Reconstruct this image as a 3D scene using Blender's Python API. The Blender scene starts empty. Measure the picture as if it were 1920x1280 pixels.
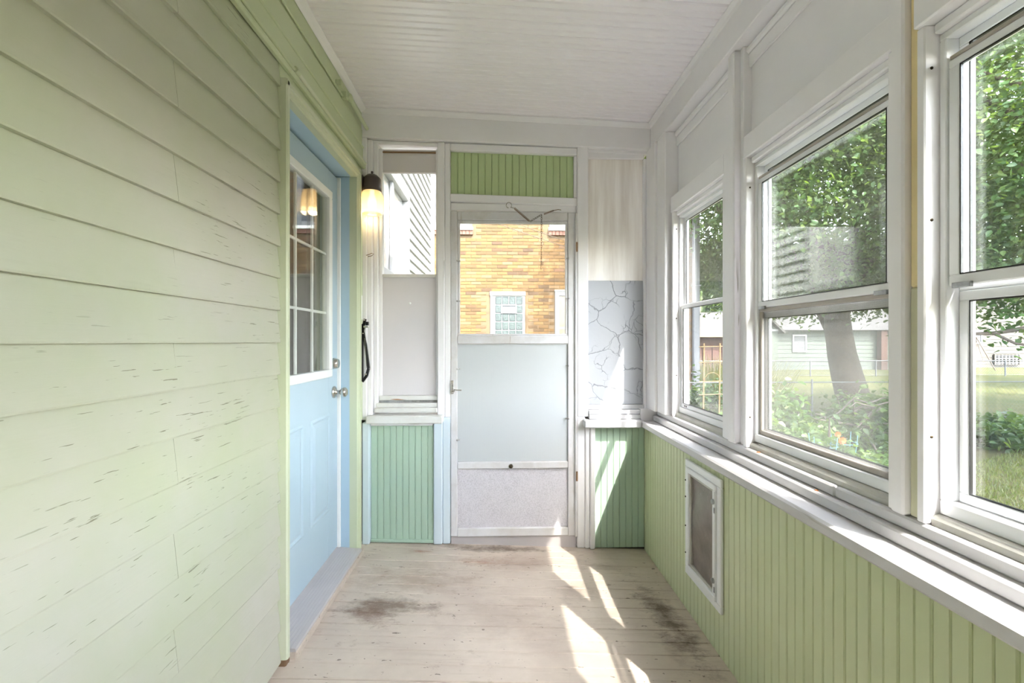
import bpy, math, random
import numpy as np
from mathutils import Vector, Matrix

# ------------------------------------------------------------------ camera, world, sun, exposure
SC = bpy.context.scene
COL = SC.collection
cam_d = bpy.data.cameras.new('camera')
cam_d.sensor_width = 36.0
cam_d.lens = 853.0 / 1920.0 * 36.0
cam_d.clip_start = 0.02
cam_d.clip_end = 400
cam = bpy.data.objects.new('camera', cam_d)
cam.location = (0, 0, 1.27)
cam.rotation_euler = (math.pi / 2, 0, -math.atan(27 / 853.0))
COL.objects.link(cam)
SC.camera = cam

SUN = Vector((-1.0, 1.8, -2.57)).normalized()          # direction the sunlight travels
world = bpy.data.worlds.new('world')
SC.world = world
world.use_nodes = True
wn = world.node_tree
wn.nodes.clear()
sky = wn.nodes.new('ShaderNodeTexSky')
sky.sky_type = 'NISHITA'
sky.sun_disc = False
sky.sun_elevation = math.asin(-SUN.z)
sky.sun_rotation = math.atan2(-SUN.x, -SUN.y)
sky.dust_density = 2.0
sky.air_density = 1.0
hs = wn.nodes.new('ShaderNodeHueSaturation')
hs.inputs['Saturation'].default_value = 0.5
bg = wn.nodes.new('ShaderNodeBackground')
bg.inputs['Strength'].default_value = 0.85
wo = wn.nodes.new('ShaderNodeOutputWorld')
wn.links.new(sky.outputs[0], hs.inputs['Color'])
wn.links.new(hs.outputs[0], bg.inputs['Color'])
wn.links.new(bg.outputs[0], wo.inputs['Surface'])

sun_d = bpy.data.lights.new('sun', 'SUN')
sun_d.energy = 4.9
sun_d.angle = math.radians(0.55)
sun_d.color = (1.0, 0.95, 0.87)
sun = bpy.data.objects.new('sun', sun_d)
sun.rotation_euler = SUN.to_track_quat('-Z', 'Y').to_euler()
sun.location = (8, -14, 22)
COL.objects.link(sun)

SC.view_settings.view_transform = 'Standard'
SC.view_settings.look = 'None'
SC.view_settings.exposure = 2.02
SC.view_settings.gamma = 1.0
SC.view_settings.use_curve_mapping = False
SC.cycles.max_bounces = 14
SC.cycles.diffuse_bounces = 7
SC.cycles.transparent_max_bounces = 24
SC.cycles.sample_clamp_indirect = 6.0

random.seed(7)
RNG = np.random.default_rng(11)

# ------------------------------------------------------------------ materials
def lin(c):
    return tuple(((v / 255) / 12.92 if v / 255 <= 0.04045 else ((v / 255 + 0.055) / 1.055) ** 2.4) for v in c) + (1.0,)

class NT:
    def __init__(self, name):
        self.m = bpy.data.materials.new(name)
        self.m.use_nodes = True
        self.t = self.m.node_tree
        self.t.nodes.clear()
        self.out = self.t.nodes.new('ShaderNodeOutputMaterial')
    def n(self, kind, **kw):
        nd = self.t.nodes.new('ShaderNode' + kind)
        for k, v in kw.items():
            setattr(nd, k, v)
        return nd
    def put(self, sock, v):
        if isinstance(v, bpy.types.NodeSocket):
            self.t.links.new(v, sock)
        else:
            sock.default_value = v
    def pos(self, scale=(1, 1, 1), loc=(0, 0, 0)):
        g = self.n('NewGeometry')
        mp = self.n('Mapping')
        self.t.links.new(g.outputs['Position'], mp.inputs['Vector'])
        mp.inputs['Scale'].default_value = scale
        mp.inputs['Location'].default_value = loc
        return mp.outputs[0]
    def noise(self, scale, detail=4, rough=0.55, stretch=(1, 1, 1), loc=(0, 0, 0)):
        nd = self.n('TexNoise')
        self.put(nd.inputs['Vector'], self.pos(stretch, loc))
        nd.inputs['Scale'].default_value = scale
        nd.inputs['Detail'].default_value = detail
        nd.inputs['Roughness'].default_value = rough
        return nd.outputs['Fac']
    def ramp(self, fac, a, b):
        nd = self.n('MapRange')
        self.put(nd.inputs['Value'], fac)
        nd.inputs['From Min'].default_value = a
        nd.inputs['From Max'].default_value = b
        return nd.outputs[0]
    def math(self, op, a, b=0.0):
        nd = self.n('Math', operation=op)
        self.put(nd.inputs[0], a)
        self.put(nd.inputs[1], b)
        return nd.outputs[0]
    def mix(self, fac, a, b):
        nd = self.n('Mix', data_type='RGBA')
        self.put(nd.inputs[0], fac)
        self.put(nd.inputs[6], a)
        self.put(nd.inputs[7], b)
        return nd.outputs[2]
    def bump(self, h, strength=0.3, dist=0.002):
        nd = self.n('Bump')
        nd.inputs['Strength'].default_value = strength
        nd.inputs['Distance'].default_value = dist
        self.put(nd.inputs['Height'], h)
        return nd.outputs[0]
    def bsdf(self, color, rough=0.5, normal=None, metal=0.0, **kw):
        p = self.n('BsdfPrincipled')
        self.put(p.inputs['Base Color'], color)
        self.put(p.inputs['Roughness'], rough)
        p.inputs['Metallic'].default_value = metal
        if normal is not None:
            self.put(p.inputs['Normal'], normal)
        for k, v in kw.items():
            self.put(p.inputs[k.replace('_', ' ')], v)
        return p.outputs[0]
    def done(self, sh):
        self.t.links.new(sh, self.out.inputs['Surface'])
        return self.m

def paint(name, c, c2=None, rough=0.5, stretch=(1, 1, 1), grain=40, bump=0.25, chips=None, chip_amt=0.74, patch=1.6, dirt=0.0, chip_scale=22):
    """weathered paint on wood: slow colour drift, grain along the board, a few chips"""
    k = NT(name)
    base = lin(c)
    col = k.mix(k.ramp(k.noise(patch, 5, 0.6), 0.35, 0.65), base, lin(c2 if c2 else [v * 0.96 for v in c]))
    g = k.noise(grain, 5, 0.65, stretch)
    fine = k.ramp(g, 0.62, 0.8)
    col = k.mix(k.math('MULTIPLY', fine, 0.11), col, lin([v * 0.72 for v in c]))
    if dirt:
        d = k.ramp(k.noise(7, 6, 0.7, (1, 1, 1), (3, 1, 2)), 0.52, 0.75)
        col = k.mix(k.math('MULTIPLY', d, dirt), col, lin([150, 140, 125]))
    if chips:
        ch = k.ramp(k.noise(chip_scale, 3, 0.6, stretch, (5, 2, 9)), chip_amt, chip_amt + 0.015)
        area = k.ramp(k.noise(1.4, 2, 0.5, (1, 1, 1), (7, 7, 7)), 0.5, 0.6)
        col = k.mix(k.math('MULTIPLY', ch, area), col, lin(chips))
    nm = k.bump(g, bump, 0.0015)
    return k.done(k.bsdf(col, rough, nm))

ST_Y = (1, 0.06, 1)      # grain along y
ST_X = (0.06, 1, 1)
ST_Z = (1, 1, 0.06)
M = {}
M['siding'] = paint('siding_green', (179, 184, 158), (190, 187, 177), 0.55, ST_Y, 70, 0.5, (126, 124, 104), 0.655, 1.5, 0.0, 150)
M['green_trim'] = paint('green_trim_paint', (191, 201, 165), (196, 204, 174), 0.5, ST_Y, 50, 0.2, (226, 228, 200), 0.7)
M['green_mould'] = paint('green_moulding_paint', (196, 204, 174), (205, 209, 188), 0.45, ST_Z, 50, 0.2)
M['bead_back'] = paint('blue_green_beadboard_paint', (172, 196, 180), (177, 198, 178), 0.45, ST_Z, 50, 0.15, (110, 120, 100), 0.72)
M['bead_right'] = paint('olive_green_beadboard_paint', (194, 203, 163), (199, 205, 172), 0.45, ST_Z, 50, 0.15, (150, 150, 110), 0.72)
M['bead_transom'] = paint('yellow_green_transom_paint', (180, 200, 146), (186, 202, 156), 0.45, ST_Z, 50, 0.15, (110, 120, 80), 0.72)
M['white_z'] = paint('white_paint_upright', (242, 240, 243), (235, 233, 237), 0.5, ST_Z, 45, 0.22, (150, 146, 136), 0.7)
M['white_y'] = paint('white_paint_lengthwise', (242, 240, 243), (235, 233, 237), 0.5, ST_Y, 45, 0.22, (150, 145, 135), 0.7)
M['white_x'] = paint('white_paint_crosswise', (242, 240, 243), (235, 233, 237), 0.5, ST_X, 45, 0.22, (160, 150, 140), 0.71)
M['sill_y'] = paint('white_sill_paint_lengthwise', (208, 206, 208), (200, 198, 201), 0.5, ST_Y, 45, 0.3, (120, 114, 104), 0.66, 2.0, 0.1)
M['sill_x'] = paint('white_sill_paint_crosswise', (206, 205, 208), (198, 197, 201), 0.5, ST_X, 45, 0.3, (120, 114, 104), 0.68)
M['ceiling'] = paint('white_ceiling_gloss_paint', (247, 243, 248), (244, 240, 246), 0.3, ST_X, 40, 0.12)
M['pale_blue_z'] = paint('pale_blue_paint', (205, 220, 232), (212, 222, 230), 0.5, ST_Z, 45, 0.25, (168, 132, 92), 0.72)
M['blue_door'] = paint('sky_blue_door_paint', (178, 198, 213), (182, 201, 215), 0.38, ST_Z, 60, 0.05)
M['blue_jamb'] = paint('blue_jamb_paint', (174, 199, 218), (178, 202, 218), 0.42, ST_Z, 50, 0.12)
M['door_white'] = paint('white_door_lite_frame', (240, 241, 242), None, 0.35, ST_Z, 30, 0.05)
M['vinyl'] = paint('white_vinyl', (238, 239, 242), None, 0.35, ST_Z, 20, 0.04)
M['panel_grey'] = paint('lilac_grey_panel_paint', (222, 216, 220), (216, 212, 217), 0.5, ST_Z, 30, 0.12)
M['panel_blue'] = paint('pale_blue_grey_panel_paint', (194, 198, 203), (197, 200, 203), 0.45, ST_Z, 42, 0.35)
M['storm_frame'] = paint('weathered_white_aluminium', (222, 221, 226), (210, 206, 206), 0.42, ST_Z, 40, 0.12, (150, 132, 110), 0.66, 5.0, 0.25)
M['sill_worn'] = paint('worn_white_sill_paint', (228, 227, 226), (220, 217, 214), 0.5, ST_X, 40, 0.25, (178, 130, 90), 0.64, 3.0, 0.2)
M['sill_dirty'] = paint('dirty_grey_sill', (196, 194, 188), (178, 176, 170), 0.6, ST_Y, 40, 0.3, (90, 86, 80), 0.66, 6.0, 0.3)
M['foam'] = paint('yellow_foam_sealant', (240, 222, 176), (232, 212, 160), 0.8, ST_Z, 30, 0.6)
M['foam_pale'] = paint('old_pale_sealant', (206, 204, 178), (190, 186, 160), 0.8, ST_Z, 30, 0.6)
M['raw_wood'] = paint('raw_brown_wood', (150, 118, 88), (120, 92, 68), 0.7, ST_Y, 30, 0.4)
M['white_siding'] = paint('white_vinyl_siding', (173, 173, 174), None, 0.45, ST_Y, 20, 0.05)
M['dark_gap'] = paint('dark_underlay', (70, 70, 66), None, 0.9)
M['outer_white'] = paint('outside_white_paint', (119, 119, 122), None, 0.5)
M['window_dark'] = paint('dark_room_beyond_glass', (96, 98, 100), (70, 72, 76), 0.6, patch=0.8)
M['mortar'] = paint('pale_mortar', (96, 78, 56), (87, 71, 51), 0.9, patch=5)
M['stone_sill'] = paint('pale_stone_sill', (226, 224, 218), None, 0.7)
M['lintel'] = paint('grey_steel_lintel', (128, 128, 118), (112, 112, 104), 0.6)
M['mint'] = paint('mint_green_house_paint', (62, 72, 64), (67, 76, 68), 0.6)
M['cream'] = paint('cream_house_siding', (62, 56, 48), (58, 53, 45), 0.6)
M['roof_tan'] = paint('tan_roof_shingles', (70, 64, 57), (62, 56, 50), 0.9, (1, 1, 1), 20, 0.6)
M['roof_grey'] = paint('grey_roof_shingles', (67, 64, 62), (56, 54, 52), 0.9, (1, 1, 1), 20, 0.6)
M['garage_brown'] = paint('red_brown_garage_wall', (78, 52, 42), (66, 44, 36), 0.7)
M['fascia'] = paint('tan_fascia_board', (140, 116, 86), None, 0.6)
M['bark'] = paint('grey_brown_bark', (77, 65, 55), (58, 50, 42), 0.9, (1, 1, 0.2), 14, 1.0, None)
M['twig'] = paint('dry_dark_twig', (78, 68, 62), (100, 90, 84), 0.8, ST_Z, 20, 0.3)
M['rust'] = paint('rusty_iron', (107, 88, 60), (119, 94, 54), 0.75)
M['stem'] = paint('green_plant_stem', (96, 128, 70), None, 0.6)
M['wire_blue'] = paint('blue_coated_wire', (94, 141, 156), None, 0.5)
M['black'] = paint('black_painted_steel', (26, 25, 27), None, 0.32, ST_Z, 20, 0.05)
M['cable'] = paint('black_cable', (66, 52, 40), None, 0.6)
M['bronze'] = paint('oil_rubbed_bronze', (86, 76, 76), (72, 62, 62), 0.38, ST_Z, 30, 0.05)
M['fence_grey'] = paint('dull_grey_fence_steel', (92, 94, 96), (78, 80, 82), 0.6)
M['swing'] = paint('dark_weathered_wood', (92, 78, 66), None, 0.7)

def metal(name, c, rough=0.3, var=0.0):
    k = NT(name)
    col = lin(c)
    if var:
        col = k.mix(k.ramp(k.noise(30, 4), 0.4, 0.65), col, lin([v * (1 - var) for v in c]))
    return k.done(k.bsdf(col, rough, None, 1.0))
M['nickel'] = metal('brushed_nickel', (205, 202, 196), 0.25)
M['alum'] = metal('mill_aluminium', (205, 203, 204), 0.42, 0.2)
M['galv'] = metal('galvanised_steel', (176, 178, 180), 0.5, 0.25)
M['spring'] = metal('rusty_spring_steel', (150, 116, 92), 0.45, 0.3)
M['brass_dark'] = metal('dark_chain_steel', (92, 80, 62), 0.45, 0.3)
M['taupe_alum'] = paint('taupe_aluminium', (176, 168, 160), None, 0.4)

def glass(name, dirt=0.0, tint=(0.97, 0.98, 0.97), dirt_scale=3.0):
    k = NT(name)
    g = k.n('NewGeometry')
    ior = k.math('SUBTRACT', 1.5, k.math('MULTIPLY', g.outputs['Backfacing'], 1.5 - 1 / 1.5))
    fr = k.n('Fresnel')
    k.put(fr.inputs['IOR'], ior)
    tr = k.n('BsdfTransparent')
    tr.inputs['Color'].default_value = tint + (1,)
    gl = k.n('BsdfGlossy')
    gl.inputs['Roughness'].default_value = 0.004
    mx = k.n('MixShader')
    k.put(mx.inputs[0], fr.outputs[0])
    k.t.links.new(tr.outputs[0], mx.inputs[1])
    k.t.links.new(gl.outputs[0], mx.inputs[2])
    sh = mx.outputs[0]
    if dirt:
        df = k.n('BsdfDiffuse')
        df.inputs['Color'].default_value = (0.75, 0.74, 0.7, 1)
        m2 = k.n('MixShader')
        f = k.math('MULTIPLY', k.ramp(k.noise(dirt_scale, 6, 0.65), 0.3, 0.75), dirt)
        k.put(m2.inputs[0], f)
        k.t.links.new(sh, m2.inputs[1])
        k.t.links.new(df.outputs[0], m2.inputs[2])
        sh = m2.outputs[0]
    return k.done(sh)
M['glass'] = glass('clear_window_glass', 0.02)
M['glass_dusty'] = glass('dusty_window_glass', 0.06)
M['glass_door'] = glass('entry_door_glass', 0.01)

def screen_mat():
    k = NT('grey_insect_screen')
    p = k.pos((1, 1, 1))
    w1 = k.n('TexWave', bands_direction='Y'); k.put(w1.inputs['Vector'], p); w1.inputs['Scale'].default_value = 95
    w2 = k.n('TexWave', bands_direction='Z'); k.put(w2.inputs['Vector'], p); w2.inputs['Scale'].default_value = 95
    f = k.math('MULTIPLY', k.math('ADD', w1.outputs['Fac'], w2.outputs['Fac']), 0.10)
    f = k.math('ADD', f, k.math('MULTIPLY', k.ramp(k.noise(2.4, 5, 0.6), 0.35, 0.7), 0.20))
    f = k.math('ADD', f, 0.05)
    tr = k.n('BsdfTransparent')
    df = k.n('BsdfDiffuse'); df.inputs['Color'].default_value = (0.27, 0.265, 0.25, 1)
    tl = k.n('BsdfTranslucent'); tl.inputs['Color'].default_value = (0.27, 0.265, 0.25, 1)
    a = k.n('MixShader'); a.inputs[0].default_value = 0.5
    k.t.links.new(df.outputs[0], a.inputs[1]); k.t.links.new(tl.outputs[0], a.inputs[2])
    mx = k.n('MixShader'); k.put(mx.inputs[0], f)
    k.t.links.new(tr.outputs[0], mx.inputs[1]); k.t.links.new(a.outputs[0], mx.inputs[2])
    return k.done(mx.outputs[0])
M['screen'] = screen_mat()

def streak_mat():
    k = NT('brushed_white_paint_on_glass')
    s = k.noise(16, 5, 0.6, (1, 1, 0.07))
    col = k.mix(k.ramp(s, 0.35, 0.68), lin((254, 252, 250)), lin((228, 222, 217)))
    col = k.mix(k.math('MULTIPLY', k.ramp(k.noise(5, 4, 0.6, (1, 1, 0.4)), 0.5, 0.7), 0.4), col, lin((252, 250, 246)))
    df = k.bsdf(col, 0.4, k.bump(s, 0.3, 0.001))
    tl = k.n('BsdfTranslucent'); k.put(tl.inputs['Color'], col)
    mx = k.n('MixShader'); mx.inputs[0].default_value = 0.2
    k.t.links.new(df, mx.inputs[1]); k.t.links.new(tl.outputs[0], mx.inputs[2])
    return k.done(mx.outputs[0])
M['streak'] = streak_mat()

def crackle_mat():
    k = NT('crackled_pale_blue_paint')
    wob = k.n('TexNoise'); wob.inputs['Scale'].default_value = 9; wob.inputs['Detail'].default_value = 4
    k.put(wob.inputs['Vector'], k.pos())
    add = k.n('Vector' + 'Math', operation='MULTIPLY_ADD')
    k.t.links.new(wob.outputs['Color'], add.inputs[0]); add.inputs[1].default_value = (0.09, 0.09, 0.09)
    k.put(add.inputs[2], k.pos())
    def crack(scale, wdt):
        v = k.n('TexVoronoi', feature='DISTANCE_TO_EDGE'); v.inputs['Scale'].default_value = scale
        k.t.links.new(add.outputs[0], v.inputs['Vector'])
        return k.ramp(v.outputs['Distance'], wdt, 0.0)
    c1 = k.math('MULTIPLY', crack(5.2, 0.018), k.ramp(k.noise(6, 3), 0.36, 0.5))
    c2 = k.math('MULTIPLY', crack(14, 0.03), k.ramp(k.noise(7, 2, 0.5, (1, 1, 1), (4, 4, 4)), 0.52, 0.62))
    c = k.math('MAXIMUM', c1, c2)
    col = k.mix(k.math('MULTIPLY', c, 0.75), lin((174, 177, 184)), lin((80, 82, 88)))
    h = k.math('SUBTRACT', k.noise(18, 4), k.math('MULTIPLY', c, 1.5))
    return k.done(k.bsdf(col, 0.45, k.bump(h, 0.5, 0.002)))
M['crackle'] = crackle_mat()

def pebble_mat():
    k = NT('pitted_lilac_grey_kick_panel')
    f = k.ramp(k.noise(160, 3, 0.7), 0.42, 0.62)
    big = k.ramp(k.noise(6, 4), 0.35, 0.65)
    col = k.mix(k.math('MULTIPLY', f, 0.5), lin((214, 210, 218)), lin((158, 154, 162)))
    col = k.mix(k.math('MULTIPLY', big, 0.3), col, lin((226, 222, 228)))
    return k.done(k.bsdf(col, 0.5, k.bump(f, 0.3, 0.001)))
M['pebble'] = pebble_mat()

def floor_mat():
    k = NT('worn_taupe_floor_paint')
    g = k.noise(30, 6, 0.65, (0.08, 1, 1))
    n2 = k.noise(3.0, 6, 0.65)
    col = k.mix(k.ramp(n2, 0.35, 0.65), lin((204, 190, 178)), lin((188, 173, 162)))
    col = k.mix(k.math('MULTIPLY', k.ramp(g, 0.55, 0.75), 0.35), col, lin((152, 134, 120)))
    # scuffs
    sc = k.math('MULTIPLY', k.ramp(k.noise(26, 5, 0.7, (0.6, 1, 1), (2, 3, 1)), 0.58, 0.7), k.ramp(k.noise(3.2, 3, 0.5, (1, 1, 1), (8, 1, 3)), 0.45, 0.62))
    col = k.mix(k.math('MULTIPLY', sc, 0.6), col, lin((128, 108, 94)))
    dk = k.ramp(k.noise(48, 3, 0.6, (0.5, 1, 1), (6, 6, 1)), 0.675, 0.70)
    col = k.mix(k.math('MULTIPLY', dk, 0.75), col, lin((92, 78, 68)))
    # grime patches where feet turn: each (x, y, rx, ry, angle, strength)
    sep = k.pos()
    warp = k.noise(11, 8, 0.78, (0.55, 1, 1))
    for (x, y, rx, ry, a, st, c) in [(-.50, 2.17, .20, .09, 0, .75, (96, 74, 60)), (-.58, 2.08, .10, .07, 0, .6, (110, 80, 66)), (-.42, 2.42, .30, .13, 0, .45, (132, 104, 84)),
                                  (.80, 2.10, .07, .32, .12, .95, (98, 80, 72)), (.77, 1.92, .07, .12, 0, .55, (110, 94, 84)), (-.05, 2.80, .30, .05, 0, .85, (92, 78, 66)), (.15, 2.62, .35, .09, 0, .4, (140, 112, 94)),
                                  (-.46, 2.73, .07, .02, 0, .7, (142, 92, 66)), (-.10, 2.62, .12, .05, 0, .6, (156, 110, 84)), (.05, 2.1, .30, .2, 0, .25, (130, 112, 98)), (.42, 2.35, .12, .10, 0, .35, (120, 100, 88)), (.62, 2.6, .10, .05, 0, .3, (124, 104, 92))]:
        mp = k.n('Mapping', vector_type='TEXTURE')
        k.put(mp.inputs['Vector'], sep)
        mp.inputs['Location'].default_value = (x, y, 0)
        mp.inputs['Rotation'].default_value = (0, 0, a)
        mp.inputs['Scale'].default_value = (rx, ry, 50)
        ln = k.n('VectorMath', operation='LENGTH')
        k.t.links.new(mp.outputs[0], ln.inputs[0])
        d = k.math('ADD', ln.outputs['Value'], k.math('MULTIPLY', k.math('SUBTRACT', warp, 0.5), 4.2))
        col = k.mix(k.math('MULTIPLY', k.ramp(d, 1.15, 0.1), st), col, lin(c))
    return k.done(k.bsdf(col, 0.48, k.bump(g, 0.25, 0.001)))
M['floor'] = floor_mat()

def brick_mat(name, per_object):
    k = NT(name)
    if per_object:
        r = k.n('ObjectInfo').outputs['Random']
    else:
        r = k.n('NewGeometry').outputs['Random Per Island']
    cr = k.n('ValToRGB')
    k.put(cr.inputs[0], r)
    el = cr.color_ramp.elements
    cols = [(0.0, (62, 44, 26)), (0.12, (80, 58, 27)), (0.4, (94, 67, 30)), (0.7, (100, 74, 36)), (0.9, (108, 86, 54)), (1.0, (88, 60, 38))]
    while len(el) < len(cols):
        el.new(0.5)
    for e, (p, c) in zip(el, cols):
        e.position = p
        e.color = lin(c)
    col = k.mix(k.math('MULTIPLY', k.ramp(k.noise(24, 4, 0.7), 0.5, 0.7), 0.35), cr.outputs[0], lin((80, 57, 32)))
    return k.done(k.bsdf(col, 0.8, k.bump(k.noise(60, 4), 0.4, 0.003)))
M['brick'] = brick_mat('ochre_brick', True)
M['brick_far'] = brick_mat('ochre_brick_field', False)
M['brick_red'] = paint('red_sill_brick', (108, 75, 63), (99, 66, 53), 0.8)

def gblock():
    k = NT('wavy_glass_block')
    n = k.noise(40, 3, 0.6)
    col = k.mix(k.ramp(n, 0.35, 0.65), lin((38, 48, 46)), lin((66, 74, 72)))
    return k.done(k.bsdf(col, 0.3, k.bump(n, 0.6, 0.01), 0.0))
M['gblock'] = gblock()

def leaf_mat(name, a, b, c):
    k = NT(name)
    r = k.n('NewGeometry').outputs['Random Per Island']
    col = k.mix(k.ramp(r, 0.0, 0.7), lin(a), lin(b))
    col = k.mix(k.ramp(r, 0.8, 1.0), col, lin(c))
    df = k.bsdf(col, 0.45)
    tl = k.n('BsdfTranslucent')
    k.put(tl.inputs['Color'], k.mix(0.35, col, lin((170, 200, 60))))
    mx = k.n('MixShader'); mx.inputs[0].default_value = 0.36
    k.t.links.new(df, mx.inputs[1]); k.t.links.new(tl.outputs[0], mx.inputs[2])
    return k.done(mx.outputs[0])
M['leaf'] = leaf_mat('maple_leaf', (45, 73, 38), (74, 102, 56), (115, 133, 80))
M['leaf_far'] = leaf_mat('distant_leaf', (48, 67, 38), (72, 89, 52), (101, 108, 70))
M['leaf_plant'] = leaf_mat('garden_plant_leaf', (57, 85, 43), (89, 114, 64), (131, 142, 98))
M['leaf_dark'] = leaf_mat('dark_shrub_leaf', (35, 57, 30), (59, 83, 42), (86, 108, 61))

def lawn_mat():
    k = NT('dry_summer_lawn')
    n = k.noise(0.9, 6, 0.65)
    f = k.noise(24, 5, 0.7)
    col = k.mix(k.ramp(n, 0.35, 0.65), lin((62, 67, 37)), lin((84, 81, 54)))
    col = k.mix(k.math('MULTIPLY', k.ramp(f, 0.45, 0.7), 0.5), col, lin((50, 53, 30)))
    return k.done(k.bsdf(col, 0.95, k.bump(f, 0.5, 0.02), Specular_IOR_Level=0.05))
M['lawn'] = lawn_mat()
M['grass'] = leaf_mat('grass_blade', (60, 68, 34), (81, 82, 47), (104, 97, 66))
M['straw'] = leaf_mat('tall_dry_grass', (124, 119, 68), (143, 136, 86), (157, 149, 109))
M['orange'] = paint('orange_flower', (196, 70, 18), (204, 92, 20), 0.6, patch=30)
M['red'] = paint('red_fruit', (140, 40, 24), None, 0.3)

def shade_mat():
    k = NT('ribbed_clear_glass_shade')
    tr = k.n('BsdfTransparent'); tr.inputs['Color'].default_value = (0.96, 0.94, 0.9, 1)
    tl = k.n('BsdfTranslucent'); tl.inputs['Color'].default_value = (0.95, 0.88, 0.76, 1)
    gl = k.n('BsdfGlossy'); gl.inputs['Roughness'].default_value = 0.08
    a = k.n('MixShader'); a.inputs[0].default_value = 0.42
    k.t.links.new(tr.outputs[0], a.inputs[1]); k.t.links.new(tl.outputs[0], a.inputs[2])
    b = k.n('MixShader'); b.inputs[0].default_value = 0.10
    k.t.links.new(a.outputs[0], b.inputs[1]); k.t.links.new(gl.outputs[0], b.inputs[2])
    return k.done(b.outputs[0])
M['shade'] = shade_mat()
def emit(name, c, s):
    k = NT(name)
    e = k.n('Emission'); e.inputs['Color'].default_value = lin(c); e.inputs['Strength'].default_value = s
    return k.done(e.outputs[0])
M['bulb'] = emit('warm_lit_bulb', (255, 214, 150), 1.5)
def flap_mat():
    k = NT('smoky_vinyl_flap')
    n = k.noise(9, 5, 0.6)
    col = k.mix(k.ramp(n, 0.35, 0.7), lin((96, 90, 88)), lin((136, 124, 118)))
    col = k.mix(k.ramp(k.noise(70, 3, 0.7, (1, 1, .3)), 0.68, 0.75), col, lin((170, 166, 162)))
    return k.done(k.bsdf(col, 0.28, k.bump(n, 0.3, 0.006)))
M['flap'] = flap_mat()

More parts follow.
